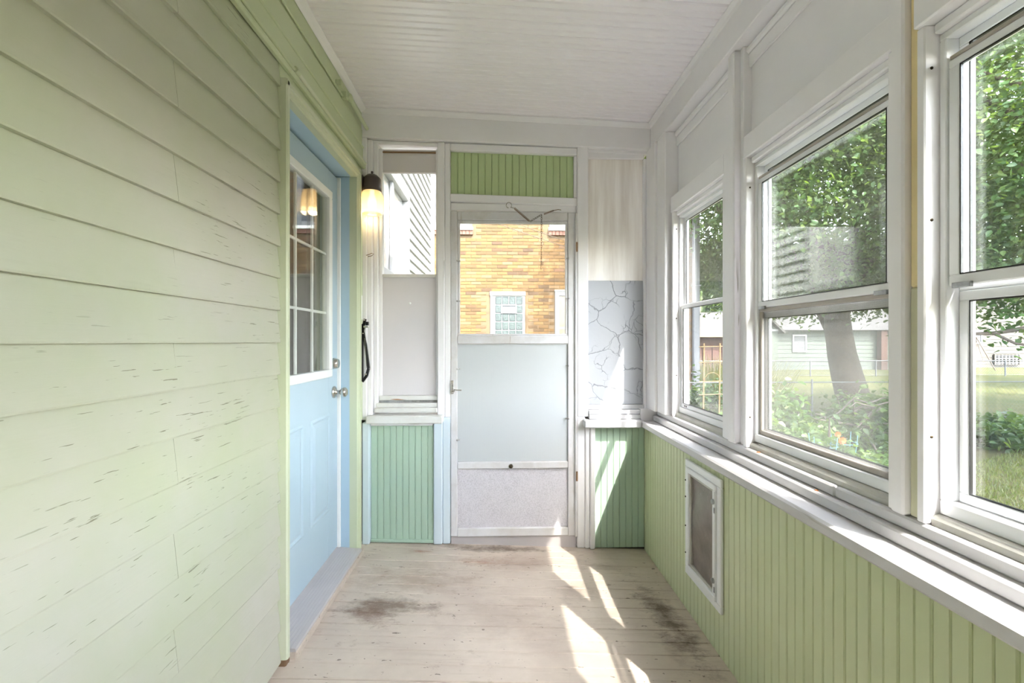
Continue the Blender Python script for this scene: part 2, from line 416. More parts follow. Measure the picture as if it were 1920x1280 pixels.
# ------------------------------------------------------------------ mesh helpers
class MB:
    def __init__(self, xf=None):
        self.v = []; self.f = []; self.sm = []; self.xf = xf
    def add(self, vs, fs, smooth=False):
        o = len(self.v)
        self.v += [tuple(p) for p in vs]
        self.f += [[i + o for i in f] for f in fs]
        self.sm += [smooth] * len(fs)
        return self
    def box(self, x0, x1, y0, y1, z0, z1, b=0.0):
        x0, x1 = min(x0, x1), max(x0, x1); y0, y1 = min(y0, y1), max(y0, y1); z0, z1 = min(z0, z1), max(z0, z1)
        if b <= 0:
            vs = [(x, y, z) for x in (x0, x1) for y in (y0, y1) for z in (z0, z1)]
            return self.add(vs, [(0, 1, 3, 2), (4, 6, 7, 5), (0, 4, 5, 1), (2, 3, 7, 6), (0, 2, 6, 4), (1, 5, 7, 3)])
        b = min(b, (x1 - x0) * .45, (y1 - y0) * .45, (z1 - z0) * .45)
        vs = []; idx = {}
        for i, x in enumerate((x0, x1)):
            for j, y in enumerate((y0, y1)):
                for l, z in enumerate((z0, z1)):
                    sx, sy, sz = (b, -b)[i], (b, -b)[j], (b, -b)[l]
                    idx[i, j, l, 0] = len(vs); vs.append((x, y + sy, z + sz))
                    idx[i, j, l, 1] = len(vs); vs.append((x + sx, y, z + sz))
                    idx[i, j, l, 2] = len(vs); vs.append((x + sx, y + sy, z))
        fs = []
        def face(ids, outward):
            a, c, d = [Vector(vs[q]) for q in ids[:3]]
            n = (c - a).cross(d - c)
            if n.dot(Vector(outward)) < 0:
                ids = ids[::-1]
            fs.append(ids)
        for i in (0, 1):
            s = (-1, 1)[i]
            face([idx[i, 0, 0, 0], idx[i, 1, 0, 0], idx[i, 1, 1, 0], idx[i, 0, 1, 0]], (s, 0, 0))
            face([idx[0, i, 0, 1], idx[1, i, 0, 1], idx[1, i, 1, 1], idx[0, i, 1, 1]], (0, s, 0))
            face([idx[0, 0, i, 2], idx[1, 0, i, 2], idx[1, 1, i, 2], idx[0, 1, i, 2]], (0, 0, s))
            for j in (0, 1):
                t = (-1, 1)[j]
                face([idx[i, j, 0, 0], idx[i, j, 1, 0], idx[i, j, 1, 1], idx[i, j, 0, 1]], (s, t, 0))
                face([idx[i, 0, j, 0], idx[i, 1, j, 0], idx[i, 1, j, 2], idx[i, 0, j, 2]], (s, 0, t))
                face([idx[0, i, j, 1], idx[1, i, j, 1], idx[1, i, j, 2], idx[0, i, j, 2]], (0, s, t))
                for l in (0, 1):
                    face([idx[i, j, l, 0], idx[i, j, l, 1], idx[i, j, l, 2]], (s, t, (-1, 1)[l]))
        return self.add(vs, fs)
    def prism(self, pts, fn, l0, l1, smooth=False):
        n = len(pts)
        vs = [fn(u, d, l0) for u, d in pts] + [fn(u, d, l1) for u, d in pts]
        fs = [(i, (i + 1) % n, n + (i + 1) % n, n + i) for i in range(n)]
        self.add(vs, fs, smooth)
        self.add(vs, [tuple(range(n))[::-1], tuple(range(n, 2 * n))])
        return self
    def tube(self, pts, r, n=8, smooth=True, cap=True):
        pts = [Vector(p) for p in pts]
        rs = r if isinstance(r, (list, tuple)) else [r] * len(pts)
        vs = []; fs = []
        up = Vector((0.13, 0.27, 0.95))
        for i, p in enumerate(pts):
            d = (pts[min(i + 1, len(pts) - 1)] - pts[max(i - 1, 0)]).normalized()
            a = d.cross(up)
            if a.length < 1e-3:
                a = d.cross(Vector((1, 0, 0)))
            a.normalize(); b = d.cross(a)
            for k in range(n):
                t = 2 * math.pi * k / n
                vs.append(p + (a * math.cos(t) + b * math.sin(t)) * rs[i])
        for i in range(len(pts) - 1):
            for k in range(n):
                fs.append((i * n + k, i * n + (k + 1) % n, (i + 1) * n + (k + 1) % n, (i + 1) * n + k))
        self.add(vs, fs, smooth)
        if cap:
            self.add(vs[:n], [tuple(range(n))]); self.add(vs[-n:], [tuple(range(n))[::-1]])
        return self
    def lathe(self, prof, c, axis='z', n=24, rib=0.0, ribs=0):
        """prof: list of (radius, height along the axis)"""
        vs = []; fs = []
        for r, h in prof:
            for k in range(n):
                t = 2 * math.pi * k / n
                rr = r * (1 + (rib if ribs and k % 2 else 0))
                a, b = rr * math.cos(t), rr * math.sin(t)
                vs.append({'z': (c[0] + a, c[1] + b, c[2] + h), 'x': (c[0] + h, c[1] + a, c[2] + b), 'y': (c[0] + a, c[1] + h, c[2] + b)}[axis])
        for i in range(len(prof) - 1):
            for k in range(n):
                fs.append((i * n + k, i * n + (k + 1) % n, (i + 1) * n + (k + 1) % n, (i + 1) * n + k))
        return self.add(vs, fs, True)
    def build(self, name, mat, parent=None, loc=None):
        me = bpy.data.meshes.new(name)
        vs = self.v
        if self.xf:
            vs = [self.xf(*p) for p in vs]
        if loc:
            vs = [(p[0] - loc[0], p[1] - loc[1], p[2] - loc[2]) for p in vs]
        me.from_pydata([tuple(p) for p in vs], [], self.f)
        me.polygons.foreach_set('use_smooth', self.sm)
        if mat:
            me.materials.append(M[mat] if isinstance(mat, str) else mat)
        me.update()
        return link(name, me, parent, loc)

def fix_normals(me):
    import bmesh
    bm = bmesh.new(); bm.from_mesh(me)
    bmesh.ops.recalc_face_normals(bm, faces=bm.faces)
    bm.to_mesh(me); bm.free()

def link(name, me, parent=None, loc=None):
    if me is not None and len(me.polygons) < 5000:
        fix_normals(me)
    o = bpy.data.objects.new(name, me)
    COL.objects.link(o)
    if loc:
        o.location = loc
    if parent is not None:
        o.parent = parent
        if loc is None:
            o.matrix_parent_inverse = Matrix.Translation(parent.location).inverted()
        else:
            o.matrix_parent_inverse = Matrix.Translation(parent.location).inverted()
    return o
def instance(src, loc, parent, name=None):
    o = src.copy()
    COL.objects.link(o)
    o.parent = parent
    o.matrix_parent_inverse = Matrix.Translation(parent.location).inverted()
    o.location = loc
    return o
def empty(name, loc=(0, 0, 0)):
    o = bpy.data.objects.new(name, None)
    o.empty_display_size = 0.1
    o.location = loc
    COL.objects.link(o)
    return o
def tag(o, label=None, cat=None, group=None, kind=None):
    if label: o['label'] = label
    if cat: o['category'] = cat
    if group: o['group'] = group
    if kind: o['kind'] = kind
    return o
def B(name, mat, parent, x0, x1, y0, y1, z0, z1, b=0.003, xf=None):
    return MB(xf).box(x0, x1, y0, y1, z0, z1, b).build(name, mat, parent)

# the old porch sags towards the yard: things fixed to floor, end wall and ceiling tilt with it
def sag(s):
    return lambda x, y, z: (x, y, z - s * x)
SF = sag(0.042)      # floor
SW = sag(0.026)      # end wall woodwork
SB = sag(0.030)
SCL = sag(0.040)     # ceiling
XL, XR, YB, YF = -0.83, 0.925, 2.84, -2.42
GZ = -0.5            # ground outside

# ------------------------------------------------------------------ floor
floor = tag(empty('floor'), 'worn taupe painted plank floor of the porch', kind='structure')
B('subfloor', 'raw_wood', floor, -1.02, 1.05, YF, 2.93, -0.16, -0.028, 0, SF)
pw = 0.083
prof = [(0.0011, 0.0), (0.0011, -0.026), (pw - 0.0011, -0.026), (pw - 0.0011, 0.0), (pw - 0.0035, 0.0022), (0.0035, 0.0022)]
y = 2.86 - pw
i = 0
while y > YF:
    dz = random.uniform(-0.0008, 0.0008)
    MB(SF).prism(prof, lambda u, d, l, y=y, dz=dz: (l, y + u, d + dz - 0.0022), -0.84, 0.945).build('plank', 'floor', floor)
    y -= pw

# ------------------------------------------------------------------ ceiling
ceiling = tag(empty('ceiling'), 'glossy white beadboard ceiling', kind='structure')
B('roof_deck', 'outer_white', ceiling, -1.0, 1.28, YF - 0.25, 2.99, 2.685, 2.75, 0, SCL)
def bead_profile(w, g=0.0032, t=0.011, h=0.0032):
    """board face towards +d: v-joint edges and one bead in the middle"""
    c = w / 2
    return [(0.0005, 0), (w - 0.0005, 0), (w - 0.0005, t - g), (w - g, t), (c + 0.0015 + h, t), (c + 0.0012, t - h), (c + 0.0004, t - h * .3), (c - 0.0004, t - h * .3), (c - 0.0012, t - h), (c - 0.0015 - h, t), (g, t), (0.0005, t - g)]
bw = 0.083
pr = bead_profile(bw, 0.006, 0.011, 0.006)
ZC = 2.664
src = MB(SCL).prism(pr, lambda u, d, l: (l, u, ZC + 0.012 - d), -0.845, 0.975).build('beadboard', 'ceiling', ceiling)
src.location.y = 2.85 - bw
y = 2.85 - 2 * bw
while y > YF:
    o = instance(src, (0, y, 0), ceiling)
    y -= bw
# crown strips
def cove(sx):
    return [(0, 0), (0.034, 0), (0.034, -0.008), (0.014, -0.028), (0, -0.036)]
MB(SCL).prism([(0, 0), (0.03, 0), (0.03, -0.008), (0.012, -0.026), (0, -0.034)], lambda u, d, l: (XL + u, l, ZC + d), YF, 2.80).build('crown_moulding', 'white_y', ceiling)
MB(SCL).prism([(0, 0), (0.024, 0), (0.024, -0.006), (0.012, -0.02), (0, -0.026)], lambda u, d, l: (0.957 - u, l, ZC + d), YF, 2.81).build('crown_moulding', 'white_y', ceiling)
MB(SCL).prism([(0, 0), (0.026, 0), (0.026, -0.006), (0.012, -0.02), (0, -0.028)], lambda u, d, l: (l, 2.815 - u, ZC + d), -0.825, 0.955).build('crown_moulding', 'white_x', ceiling)

# ------------------------------------------------------------------ left wall: lapped siding, frieze, casing
wall_left = tag(empty('wall_left'), 'pale green lapped wood siding of the house wall', kind='structure')
B('sheathing', 'dark_gap', wall_left, -1.0, -0.855, YF, 1.752, -0.12, 2.74, 0)
B('sheathing', 'dark_gap', wall_left, -1.0, -0.855, 2.712, 2.95, -0.12, 2.74, 0)
B('sheathing', 'dark_gap', wall_left, -1.0, -0.855, 1.752, 2.712, 2.29, 2.74, 0)
EXP = 0.1215
z0 = 1.266 - 11 * EXP
def clap(name, ya, yb, zb, top=None):
    """tapered board, thick butt at the bottom, slightly uneven"""
    j = random.uniform(-0.0012, 0.0012)
    zt = zb + EXP + 0.016
    P = [(-0.856, zb), (-0.8235 + j, zb), (-0.8225 + j, zb + 0.004), (-0.8375, zt), (-0.856, zt)]
    return MB().prism(P, lambda u, d, l: (u, l, d), ya, yb).build(name, 'siding', wall_left)
for i in range(20):
    zb = z0 + i * EXP
    if zb + EXP > 2.40: break
    if i % 2 == 0:
        clap('siding_board', YF, 1.199, zb); clap('siding_board', 1.2005, 1.753, zb)
    else:
        clap('siding_board', YF, -0.3, zb); clap('siding_board', -0.2985, 1.753, zb)
ztop = 2.36
# frieze boards above the siding and the door
def long_board(name, x0, x1, za, zb_, mat='green_trim', ya=YF, yb=2.814, b=0.004):
    return B(name, mat, wall_left, x0, x1, ya, yb, za, zb_, b)
long_board('frieze_board', -0.856, -0.822, 2.341, 2.452)
B('head_filler', 'green_trim', wall_left, -0.856, -0.826, 1.752, 2.704, 2.275, 2.3385, 0.003)
long_board('frieze_board', -0.856, -0.828, 2.4535, 2.565)
long_board('frieze_board', -0.856, -0.832, 2.5665, 2.72)
long_board('frieze_bead', -0.83, -0.815, 2.446, 2.459, b=0.005)
long_board('drip_ledge', -0.83, -0.806, 2.322, 2.345, b=0.006)
B('filler_strip', 'green_trim', wall_left, -0.856, -0.829, 2.704, 2.80, 0.02, 2.348, 0.003)
B('filler_strip', 'green_trim', wall_left, -0.829, -0.818, 2.742, 2.785, 0.80, 2.30, 0.003)
# brickmould casing (stepped), two legs and a head
def mould(along, a, b, inner, outer, zfix=None):
    s = 1 if inner > outer else -1
    w = abs(inner - outer)
    P = [(0, -0.856), (0, -0.803), (0.006, -0.798), (w * 0.45, -0.798), (w * 0.5, -0.804), (w * 0.75, -0.806), (w * 0.85, -0.812), (w, -0.814), (w, -0.856)]
    if along == 'z':
        return MB().prism(P, lambda u, d, l: (d, outer + s * u, l), a, b).build('door_casing', 'green_mould', wall_left)
    return MB().prism(P, lambda u, d, l: (d, l, outer + s * u), a, b).build('door_casing', 'green_mould', wall_left)
mould('z', 0.06, 2.272, 1.80, 1.754)
mould('z', 0.035, 2.272, 2.66, 2.703)
mould('y', 1.7545, 2.7025, 2.222, 2.273)
B('casing_block', 'raw_wood', wall_left, -0.85, -0.805, 1.755, 1.792, 0.026, 0.06, 0.004)

# entry door ------------------------------------------------------
door = tag(empty('door_1', (-0.93, 2.23, 0.06)), 'sky blue half-glass entry door in the green siding wall', kind='structure')
B('jamb', 'blue_jamb', door, -1.0, -0.846, 2.6605, 2.70, 0.075, 2.222, 0.002)
B('jamb', 'blue_jamb', door, -1.0, -0.846, 1.757, 1.7995, 0.075, 2.222, 0.002)
B('head_jamb', 'blue_jamb', door, -1.0, -0.846, 1.80, 2.66, 2.2215, 2.26, 0.002)
B('weatherstrip', 'door_white', door, -0.935, -0.905, 2.650, 2.6603, 0.085, 2.214, 0.003)
B('weatherstrip', 'door_white', door, -0.935, -0.905, 1.80, 1.808, 0.085, 2.214, 0.003)
DX = -0.922
slab = MB()
y0, y1, zb, zt = 1.81, 2.648, 0.092, 2.208
ly0, ly1, lz0, lz1 = 1.945, 2.513, 1.105, 2.065
slab.box(-0.968, DX, y0, ly0, zb, zt, 0.002); slab.box(-0.968, DX, ly1, y1, zb, zt, 0.002)
slab.box(-0.968, DX, ly0, ly1, zb, lz0, 0); slab.box(-0.968, DX, ly0, ly1, lz1, zt, 0)
slab.build('door_slab', 'blue_door', door)
for (a, b_) in ((1.935, 2.185), (2.275, 2.525)):
    m = MB()
    z_a, z_b = 0.345, 0.875
    def ring(o, i_, dx0, dx1):
        v = [(DX + dx0, a + o, z_a + o), (DX + dx0, b_ - o, z_a + o), (DX + dx0, b_ - o, z_b - o), (DX + dx0, a + o, z_b - o),
             (DX + dx1, a + i_, z_a + i_), (DX + dx1, b_ - i_, z_a + i_), (DX + dx1, b_ - i_, z_b - i_), (DX + dx1, a + i_, z_b - i_)]
        m.add(v, [(0, 1, 5, 4), (1, 2, 6, 5), (2, 3, 7, 6), (3, 0, 4, 7)])
    ring(0, 0.010, 0.0005, 0.006); ring(0.010, 0.022, 0.006, 0.001); ring(0.022, 0.045, 0.001, 0.0065)
    m.add([(DX + 0.0065, a + .045, z_a + .045), (DX + 0.0065, b_ - .045, z_a + .045), (DX + 0.0065, b_ - .045, z_b - .045), (DX + 0.0065, a + .045, z_b - .045)], [(0, 1, 2, 3)])
    m.add([(DX - 0.002, a, z_a), (DX - 0.002, b_, z_a), (DX - 0.002, b_, z_b), (DX - 0.002, a, z_b),
           (DX + 0.0005, a, z_a), (DX + 0.0005, b_, z_a), (DX + 0.0005, b_, z_b), (DX + 0.0005, a, z_b)], [(0, 4, 5, 1), (1, 5, 6, 2), (2, 6, 7, 3), (3, 7, 4, 0), (0, 1, 2, 3)])
    m.build('door_panel', 'blue_door', door)
lite = MB()
for (ya, yb, za, zb_) in ((ly0 - .03, ly1 + .03, lz1 - .012, lz1 + .03), (ly0 - .03, ly1 + .03, lz0 - .03, lz0 + .012), (ly0 - .03, ly0 + .012, lz0 + .012, lz1 - .012), (ly1 - .012, ly1 + .03, lz0 + .012, lz1 - .012)):
    lite.box(-0.955, DX + 0.012, ya, yb, za, zb_, 0.004)
lite = lite.build('lite_frame', 'door_white', door)
B('pane', 'glass_door', lite, -0.948, -0.945, ly0, ly1, lz0, lz1, 0)
B('pane', 'glass_door', lite, -0.9275, -0.9245, ly0, ly1, lz0, lz1, 0)
for k in (1, 2):
    yy = ly0 + (ly1 - ly0) * k / 3; zz = lz0 + (lz1 - lz0) * k / 3
    B('muntin', 'door_white', lite, -0.9415, -0.930, yy - .0065, yy + .0065, lz0, lz1, 0.002)
    B('muntin', 'door_white', lite, -0.9415, -0.931, ly0, ly1, zz - .0065, zz + .0065, 0.002)
knob = MB().lathe([(0.0, 0), (0.034, 0.0), (0.034, 0.006), (0.026, 0.012), (0.012, 0.016), (0.011, 0.034), (0.02, 0.042), (0.027, 0.054), (0.026, 0.066), (0.018, 0.073), (0.0, 0.074)], (DX, 2.590, 0.985), 'x', 24).build('door_knob', 'nickel', door)
MB().lathe([(0.0, 0), (0.032, 0.0), (0.031, 0.008), (0.026, 0.024), (0.024, 0.027), (0.0, 0.027)], (DX, 2.590, 1.146), 'x', 24).build('deadbolt', 'nickel', door)
# threshold
M['thresh'] = paint('oxidised_grey_aluminium', (196, 190, 192), (182, 176, 180), 0.4, ST_Y, 40, 0.05)
thr = MB().prism([(-0.985, 0.062), (-0.985, 0.088), (-0.93, 0.090), (-0.915, 0.084), (-0.79, 0.072), (-0.787, 0.066), (-0.787, 0.060)], lambda u, d, l: (u, l, d), 1.80, 2.662).build('threshold', 'thresh', door)
for k in range(7):
    xx = -0.895 + k * 0.014
    B('tread_rib', 'thresh', thr, xx, xx + 0.006, 1.803, 2.658, 0.0815 - (xx + 0.915) * 0.094, 0.0848 - (xx + 0.915) * 0.094, 0.001)
B('sill_board', 'floor', door, -0.985, -0.782, 1.795, 2.70, 0.026, 0.0595, 0.004)
# darker room behind the door
room = MB()
room.add([(-2.9, 0.9, 0.0), (-2.9, 3.6, 0.0), (-2.9, 3.6, 2.6), (-2.9, 0.9, 2.6)], [(0, 1, 2, 3)])
room.add([(-1.01, 0.9, 0.0), (-2.9, 0.9, 0.0), (-2.9, 0.9, 2.6), (-1.01, 0.9, 2.6)], [(0, 1, 2, 3)])
room.add([(-1.01, 3.6, 0.0), (-2.9, 3.6, 0.0), (-2.9, 3.6, 2.6), (-1.01, 3.6, 2.6)], [(0, 1, 2, 3)])
room.add([(-1.01, 0.9, 0.0), (-2.9, 0.9, 0.0), (-2.9, 3.6, 0.0), (-1.01, 3.6, 0.0)], [(0, 1, 2, 3)])
room.add([(-1.01, 0.9, 2.6), (-2.9, 0.9, 2.6), (-2.9, 3.6, 2.6), (-1.01, 3.6, 2.6)], [(0, 1, 2, 3)])
tag(room.build('wall_inner_room', 'panel_grey'), 'dim room seen through the entry door glass', kind='structure')

# ------------------------------------------------------------------ end wall
wall_back = tag(empty('wall_back'), 'white panelled end wall of the porch with the storm door', kind='structure')
B('header_beam', 'white_x', wall_back, -0.856, 0.957, 2.815, 2.95, 2.497, 2.668, 0.004, sag(0.030))
B('beam_underside_trim', 'white_x', wall_back, -0.80, 0.945, 2.845, 2.94, 2.474, 2.4965, 0.003, SW)
B('corner_casing', 'white_z', wall_back, -0.856, -0.80, 2.806, 2.95, 0.79, 2.515, 0.003)
B('corner_casing', 'white_z', wall_back, -0.7995, -0.768, 2.818, 2.95, 0.79, 2.512, 0.006)
B('corner_casing', 'white_z', wall_back, -0.7675, -0.738, 2.834, 2.95, 0.83, 2.505, 0.006)
B('corner_post', 'pale_blue_z', wall_back, -0.828, -0.782, 2.80, 2.95, 0.03, 0.775, 0.006)
B('door_post', 'white_z', wall_back, -0.372, -0.328, 2.822, 2.95, 0.80, 2.503, 0.004)
B('door_post', 'white_z', wall_back, -0.3275, -0.294, 2.832, 2.95, 0.80, 2.500, 0.004)
B('door_post', 'pale_blue_z', wall_back, -0.395, -0.340, 2.815, 2.95, 0.018, 0.7995, 0.006)
B('door_post', 'pale_blue_z', wall_back, -0.3395, -0.294, 2.826, 2.95, 0.018, 0.7995, 0.004)
B('door_post', 'white_z', wall_back, 0.497, 0.566, 2.822, 2.95, 0.80, 2.485, 0.005)
B('door_post', 'white_z', wall_back, 0.497, 0.545, 2.826, 2.95, -0.02, 0.7995, 0.005)
B('door_post', 'white_z', wall_back, 0.5455, 0.575, 2.818, 2.95, -0.02, 0.745, 0.006)
B('door_post', 'white_z', wall_back, 0.5755, 0.607, 2.808, 2.95, -0.022, 0.745, 0.006)
# left light: painted top rail, glass, grey panel
lw = tag(empty('window_1', (-0.55, 2.87, 0.83)), 'tall side light with clear upper glass and lilac grey lower panel, beside the lamp', kind='structure')
B('top_rail', 'panel_grey', lw, -0.735, -0.372, 2.865, 2.89, 2.325, 2.470, 0.003)
B('bare_wood_strip', 'raw_wood', lw, -0.73, -0.375, 2.8585, 2.8645, 2.446, 2.456, 0.002)
B('stile', 'white_z', lw, -0.7375, -0.716, 2.852, 2.90, 0.90, 2.470, 0.004)
B('stile', 'white_z', lw, -0.385, -0.3725, 2.852, 2.90, 0.90, 2.470, 0.003)
B('pane', 'glass', lw, -0.716, -0.385, 2.874, 2.879, 1.690, 2.325, 0)
B('lower_panel', 'panel_grey', lw, -0.716, -0.385, 2.858, 2.868, 0.935, 1.668, 0.002)
B('panel_cap', 'sill_worn', lw, -0.716, -0.385, 2.852, 2.885, 1.6685, 1.690, 0.003)
B('ledge', 'sill_worn', lw, -0.735, -0.372, 2.842, 2.90, 0.905, 0.934, 0.004)
B('ledge', 'alum', lw, -0.735, -0.372, 2.850, 2.90, 0.8905, 0.9045, 0.002)
B('ledge', 'sill_worn', lw, -0.75, -0.372, 2.828, 2.90, 0.862, 0.890, 0.005)
B('ledge', 'sill_worn', lw, -0.76, -0.372, 2.815, 2.90, 0.833, 0.8615, 0.005)
B('stool', 'sill_worn', wall_back, -0.795, -0.333, 2.765, 2.95, 0.772, 0.820, 0.006, SB if False else None)
B('apron_strip', 'white_x', wall_back, -0.781, -0.40, 2.815, 2.95, 0.752, 0.7715, 0.004)
# green beadboard below
pr2 = bead_profile(0.0835)
def vboards(xa, xb, za, zb_, yface, mat, parent, shear, name='beadboard', w=0.0835):
    n = max(1, round((xb - xa) / w)); w = (xb - xa) / n
    P = bead_profile(w)
    for k in range(n):
        x0 = xa + k * w
        MB(shear).prism(P, lambda u, d, l, x0=x0: (x0 + u, yface - d, l), za, zb_).build(name, mat, parent)
vboards(-0.7815, -0.3955, 0.03, 0.752, 2.846, 'bead_back', wall_back, None)
B('base_strip', 'bead_back', wall_back, -0.7815, -0.3955, 2.822, 2.95, 0.012, 0.0295, 0.003, sag(0.03))
vboards(0.6075, 0.924, -0.022, 0.738, 2.846, 'bead_back', wall_back, None)
B('backing', 'dark_gap', wall_back, -0.856, -0.294, 2.848, 2.95, -0.05, 0.76, 0)
B('backing', 'dark_gap', wall_back, 0.497, 1.04, 2.848, 2.95, -0.08, 0.74, 0)
# transom boards above the storm door
B('transom_frame', 'white_x', wall_back, -0.2935, 0.4965, 2.83, 2.93, 2.447, 2.492, 0.004, SW)
B('transom_frame', 'white_x', wall_back, -0.2935, 0.4965, 2.83, 2.93, 2.132, 2.180, 0.004, SW)
B('transom_frame', 'white_x', wall_back, -0.2935, 0.4965, 2.846, 2.93, 2.084, 2.1315, 0.004, sag(0.014))
B('transom_frame', 'white_z', wall_back, 0.478, 0.4965, 2.836, 2.93, 2.169, 2.432, 0.003)
vboards(-0.2935, 0.478, 2.175, 2.450, 2.868, 'bead_transom', wall_back, SW)
B('backing', 'outer_white', wall_back, -0.2935, 0.4965, 2.869, 2.93, 2.14, 2.48, 0, SW)
# right light: painted-over glass and crackled panel
rw = tag(empty('window_2', (0.745, 2.87, 0.79)), 'blocked side light with brushed white glass above a crackled panel', kind='structure')
B('painted_pane', 'streak', rw, 0.5665, 0.921, 2.866, 2.872, 1.655, 2.424, 0.001)
B('crackled_panel', 'crackle', rw, 0.5665, 0.921, 2.856, 2.872, 0.872, 1.6545, 0.002)
B('top_rail', 'white_x', rw, 0.5665, 0.926, 2.85, 2.93, 2.4245, 2.474, 0.003, None)
B('stile', 'white_z', rw, 0.9215, 0.938, 2.842, 2.93, 0.79, 2.424, 0.004)
B('ledge', 'sill_x', rw, 0.5665, 0.921, 2.84, 2.93, 0.8425, 0.8715, 0.004)
B('ledge', 'sill_x', rw, 0.5665, 0.932, 2.815, 2.93, 0.815, 0.842, 0.004)
B('ledge', 'sill_x', rw, 0.5665, 0.936, 2.802, 2.93, 0.788, 0.8145, 0.004)
B('stool', 'sill_x', wall_back, 0.532, 0.889, 2.765, 2.95, 0.739, 0.7875, 0.006)

# storm door ------------------------------------------------------
sd = tag(empty('door_2', (0.10, 2.86, 0.055)), 'weathered white aluminium storm door with glass upper half', kind='structure')
sx0, sx1 = -0.291, 0.494
B('stile', 'storm_frame', sd, sx0, -0.250, 2.836, 2.868, 0.058, 2.082, 0.004)
B('stile', 'storm_frame', sd, 0.440, sx1, 2.836, 2.868, 0.052, 2.076, 0.004)
B('rail', 'storm_frame', sd, -0.2495, 0.4395, 2.836, 2.868, 2.026, 2.079, 0.004)
B('rail', 'storm_frame', sd, -0.2495, 0.4395, 2.832, 2.868, 1.255, 1.306, 0.004)
B('rail', 'storm_frame', sd, -0.2495, 0.4395, 2.832, 2.868, 0.478, 0.520, 0.004)
B('rail', 'storm_frame', sd, -0.2495, 0.4395, 2.830, 2.868, 0.058, 0.110, 0.004)
gf = MB()
for (a, b_, c, d_) in ((-.249, .439, 2.006, 2.0255), (-.249, .439, 1.3065, 1.318), (-.249, -.234, 1.318, 2.006), (.425, .439, 1.318, 2.006)):
    gf.box(a, b_, 2.842, 2.862, c, d_, 0.003)
gf = gf.build('glass_frame', 'storm_frame', sd)
B('pane', 'glass', gf, -0.234, 0.425, 2.851, 2.855, 1.318, 2.006, 0)
B('door_panel', 'panel_blue', sd, -0.2495, 0.4395, 2.848, 2.860, 0.5205, 1.2545, 0.001)
B('kick_panel', 'pebble', sd, -0.2495, 0.4395, 2.848, 2.860, 0.1105, 0.4775, 0.001)
for (x, z) in ((-.243, 1.77), (-.243, 1.52), (-.243, 1.10), (-.243, .66), (.438, 1.79), (.438, 1.54), (.438, 1.12), (.438, .79)):
    c = MB().box(x - .012, x + .012, 2.826, 2.8415, z - .003, z + .003, 0.001)
    c.lathe([(0, -.006), (.006, -.006), (.006, .002), (0, .002)], (x + (.006 if x > 0 else -.006), 2.826, z), 'y', 10)
    c.build('retainer_clip', 'alum', sd)
h = MB().box(-0.290, -0.272, 2.824, 2.836, 0.945, 1.03, 0.004)
h.tube([(-0.281, 2.824, 1.01), (-0.278, 2.80, 1.005), (-0.272, 2.794, 0.985), (-0.268, 2.80, 0.963), (-0.281, 2.824, 0.955)], 0.0045, 8)
h.tube([(-0.279, 2.812, 0.975), (-0.25, 2.80, 0.972), (-0.222, 2.80, 0.971)], 0.004, 8)
h.build('door_handle', 'nickel', sd)
MB().lathe([(0, -.02), (.008, -.02), (.012, -.012), (.014, -.004), (.014, 0), (0, 0)], (0.083, 2.832, 0.494), 'y', 8).build('latch_stub', 'brass_dark', sd)
for z in (0.43, 1.86):
    B('hinge', 'raw_wood', sd, 0.489, 0.500, 2.818, 2.83, z - 0.03, z + 0.03, 0.002)
B('sill_plate', 'thresh', sd, -0.29, 0.494, 2.842, 2.95, -0.08, 0.0575, 0.002)
B('stop_strip', 'storm_frame', sd, 0.484, 0.4965, 2.824, 2.8355, 0.05, 2.07, 0.002)

# spring and chain above the storm door
ch = tag(empty('spring_chain', (0.20, 2.80, 2.03)), 'rusty coil spring and dangling chain hooked across the top of the storm door', 'door chain')
def coil(p0, p1, r, turns, wire):
    p0, p1 = Vector(p0), Vector(p1); d = (p1 - p0); L = d.length; d.normalize()
    a = d.cross(Vector((0, 1, 0))).normalized(); b = d.cross(a)
    pts = []
    for k in range(turns * 8 + 1):
        t = k / (turns * 8); an = 2 * math.pi * turns * t
        pts.append(p0 + d * L * t + (a * math.cos(an) + b * math.sin(an)) * r)
    return MB().tube(pts, wire, 5)
coil((0.105, 2.80, 2.090), (0.195, 2.79, 2.010), 0.0055, 22, 0.0016).build('coil_spring', 'spring', ch)
coil((0.285, 2.79, 2.052), (0.345, 2.80, 2.078), 0.0035, 16, 0.0013).build('coil_spring', 'spring', ch)
MB().tube([(0.345, 2.80, 2.078), (0.375, 2.81, 2.088), (0.395, 2.826, 2.090)], 0.0018, 6).build('end_wire', 'spring', ch)
hk = MB().tube([(0.07 + 0.017 * math.cos(a), 2.818 - 0.008 * abs(math.sin(a)), 2.112 + 0.017 * math.sin(a)) for a in np.linspace(-0.9, 4.6, 16)], 0.0022, 6)
hk.tube([(0.08, 2.812, 2.10), (0.105, 2.80, 2.090)], 0.002, 6).build('wall_hook', 'nickel', ch)
def chain(pa, pb, n, parent):
    pa, pb = Vector(pa), Vector(pb); d = (pb - pa) / n
    for k in range(n):
        c = pa + d * (k + 0.5); u = d.normalized()
        s = u.cross(Vector((0, 1, 0)) if k % 2 else Vector((0.3, 0.3, 0.9)).cross(u)).normalized()
        pts = [c + u * math.cos(t) * d.length * 0.62 + s * math.sin(t) * 0.0042 for t in np.linspace(0, 2 * math.pi, 11)]
        MB().tube(pts, 0.0011, 5, cap=False).build('chain_link', 'brass_dark', parent)
chain((0.200, 2.79, 2.006), (0.270, 2.79, 2.050), 6, ch)
chain((0.270, 2.79, 2.046), (0.268, 2.79, 1.735), 22, ch)
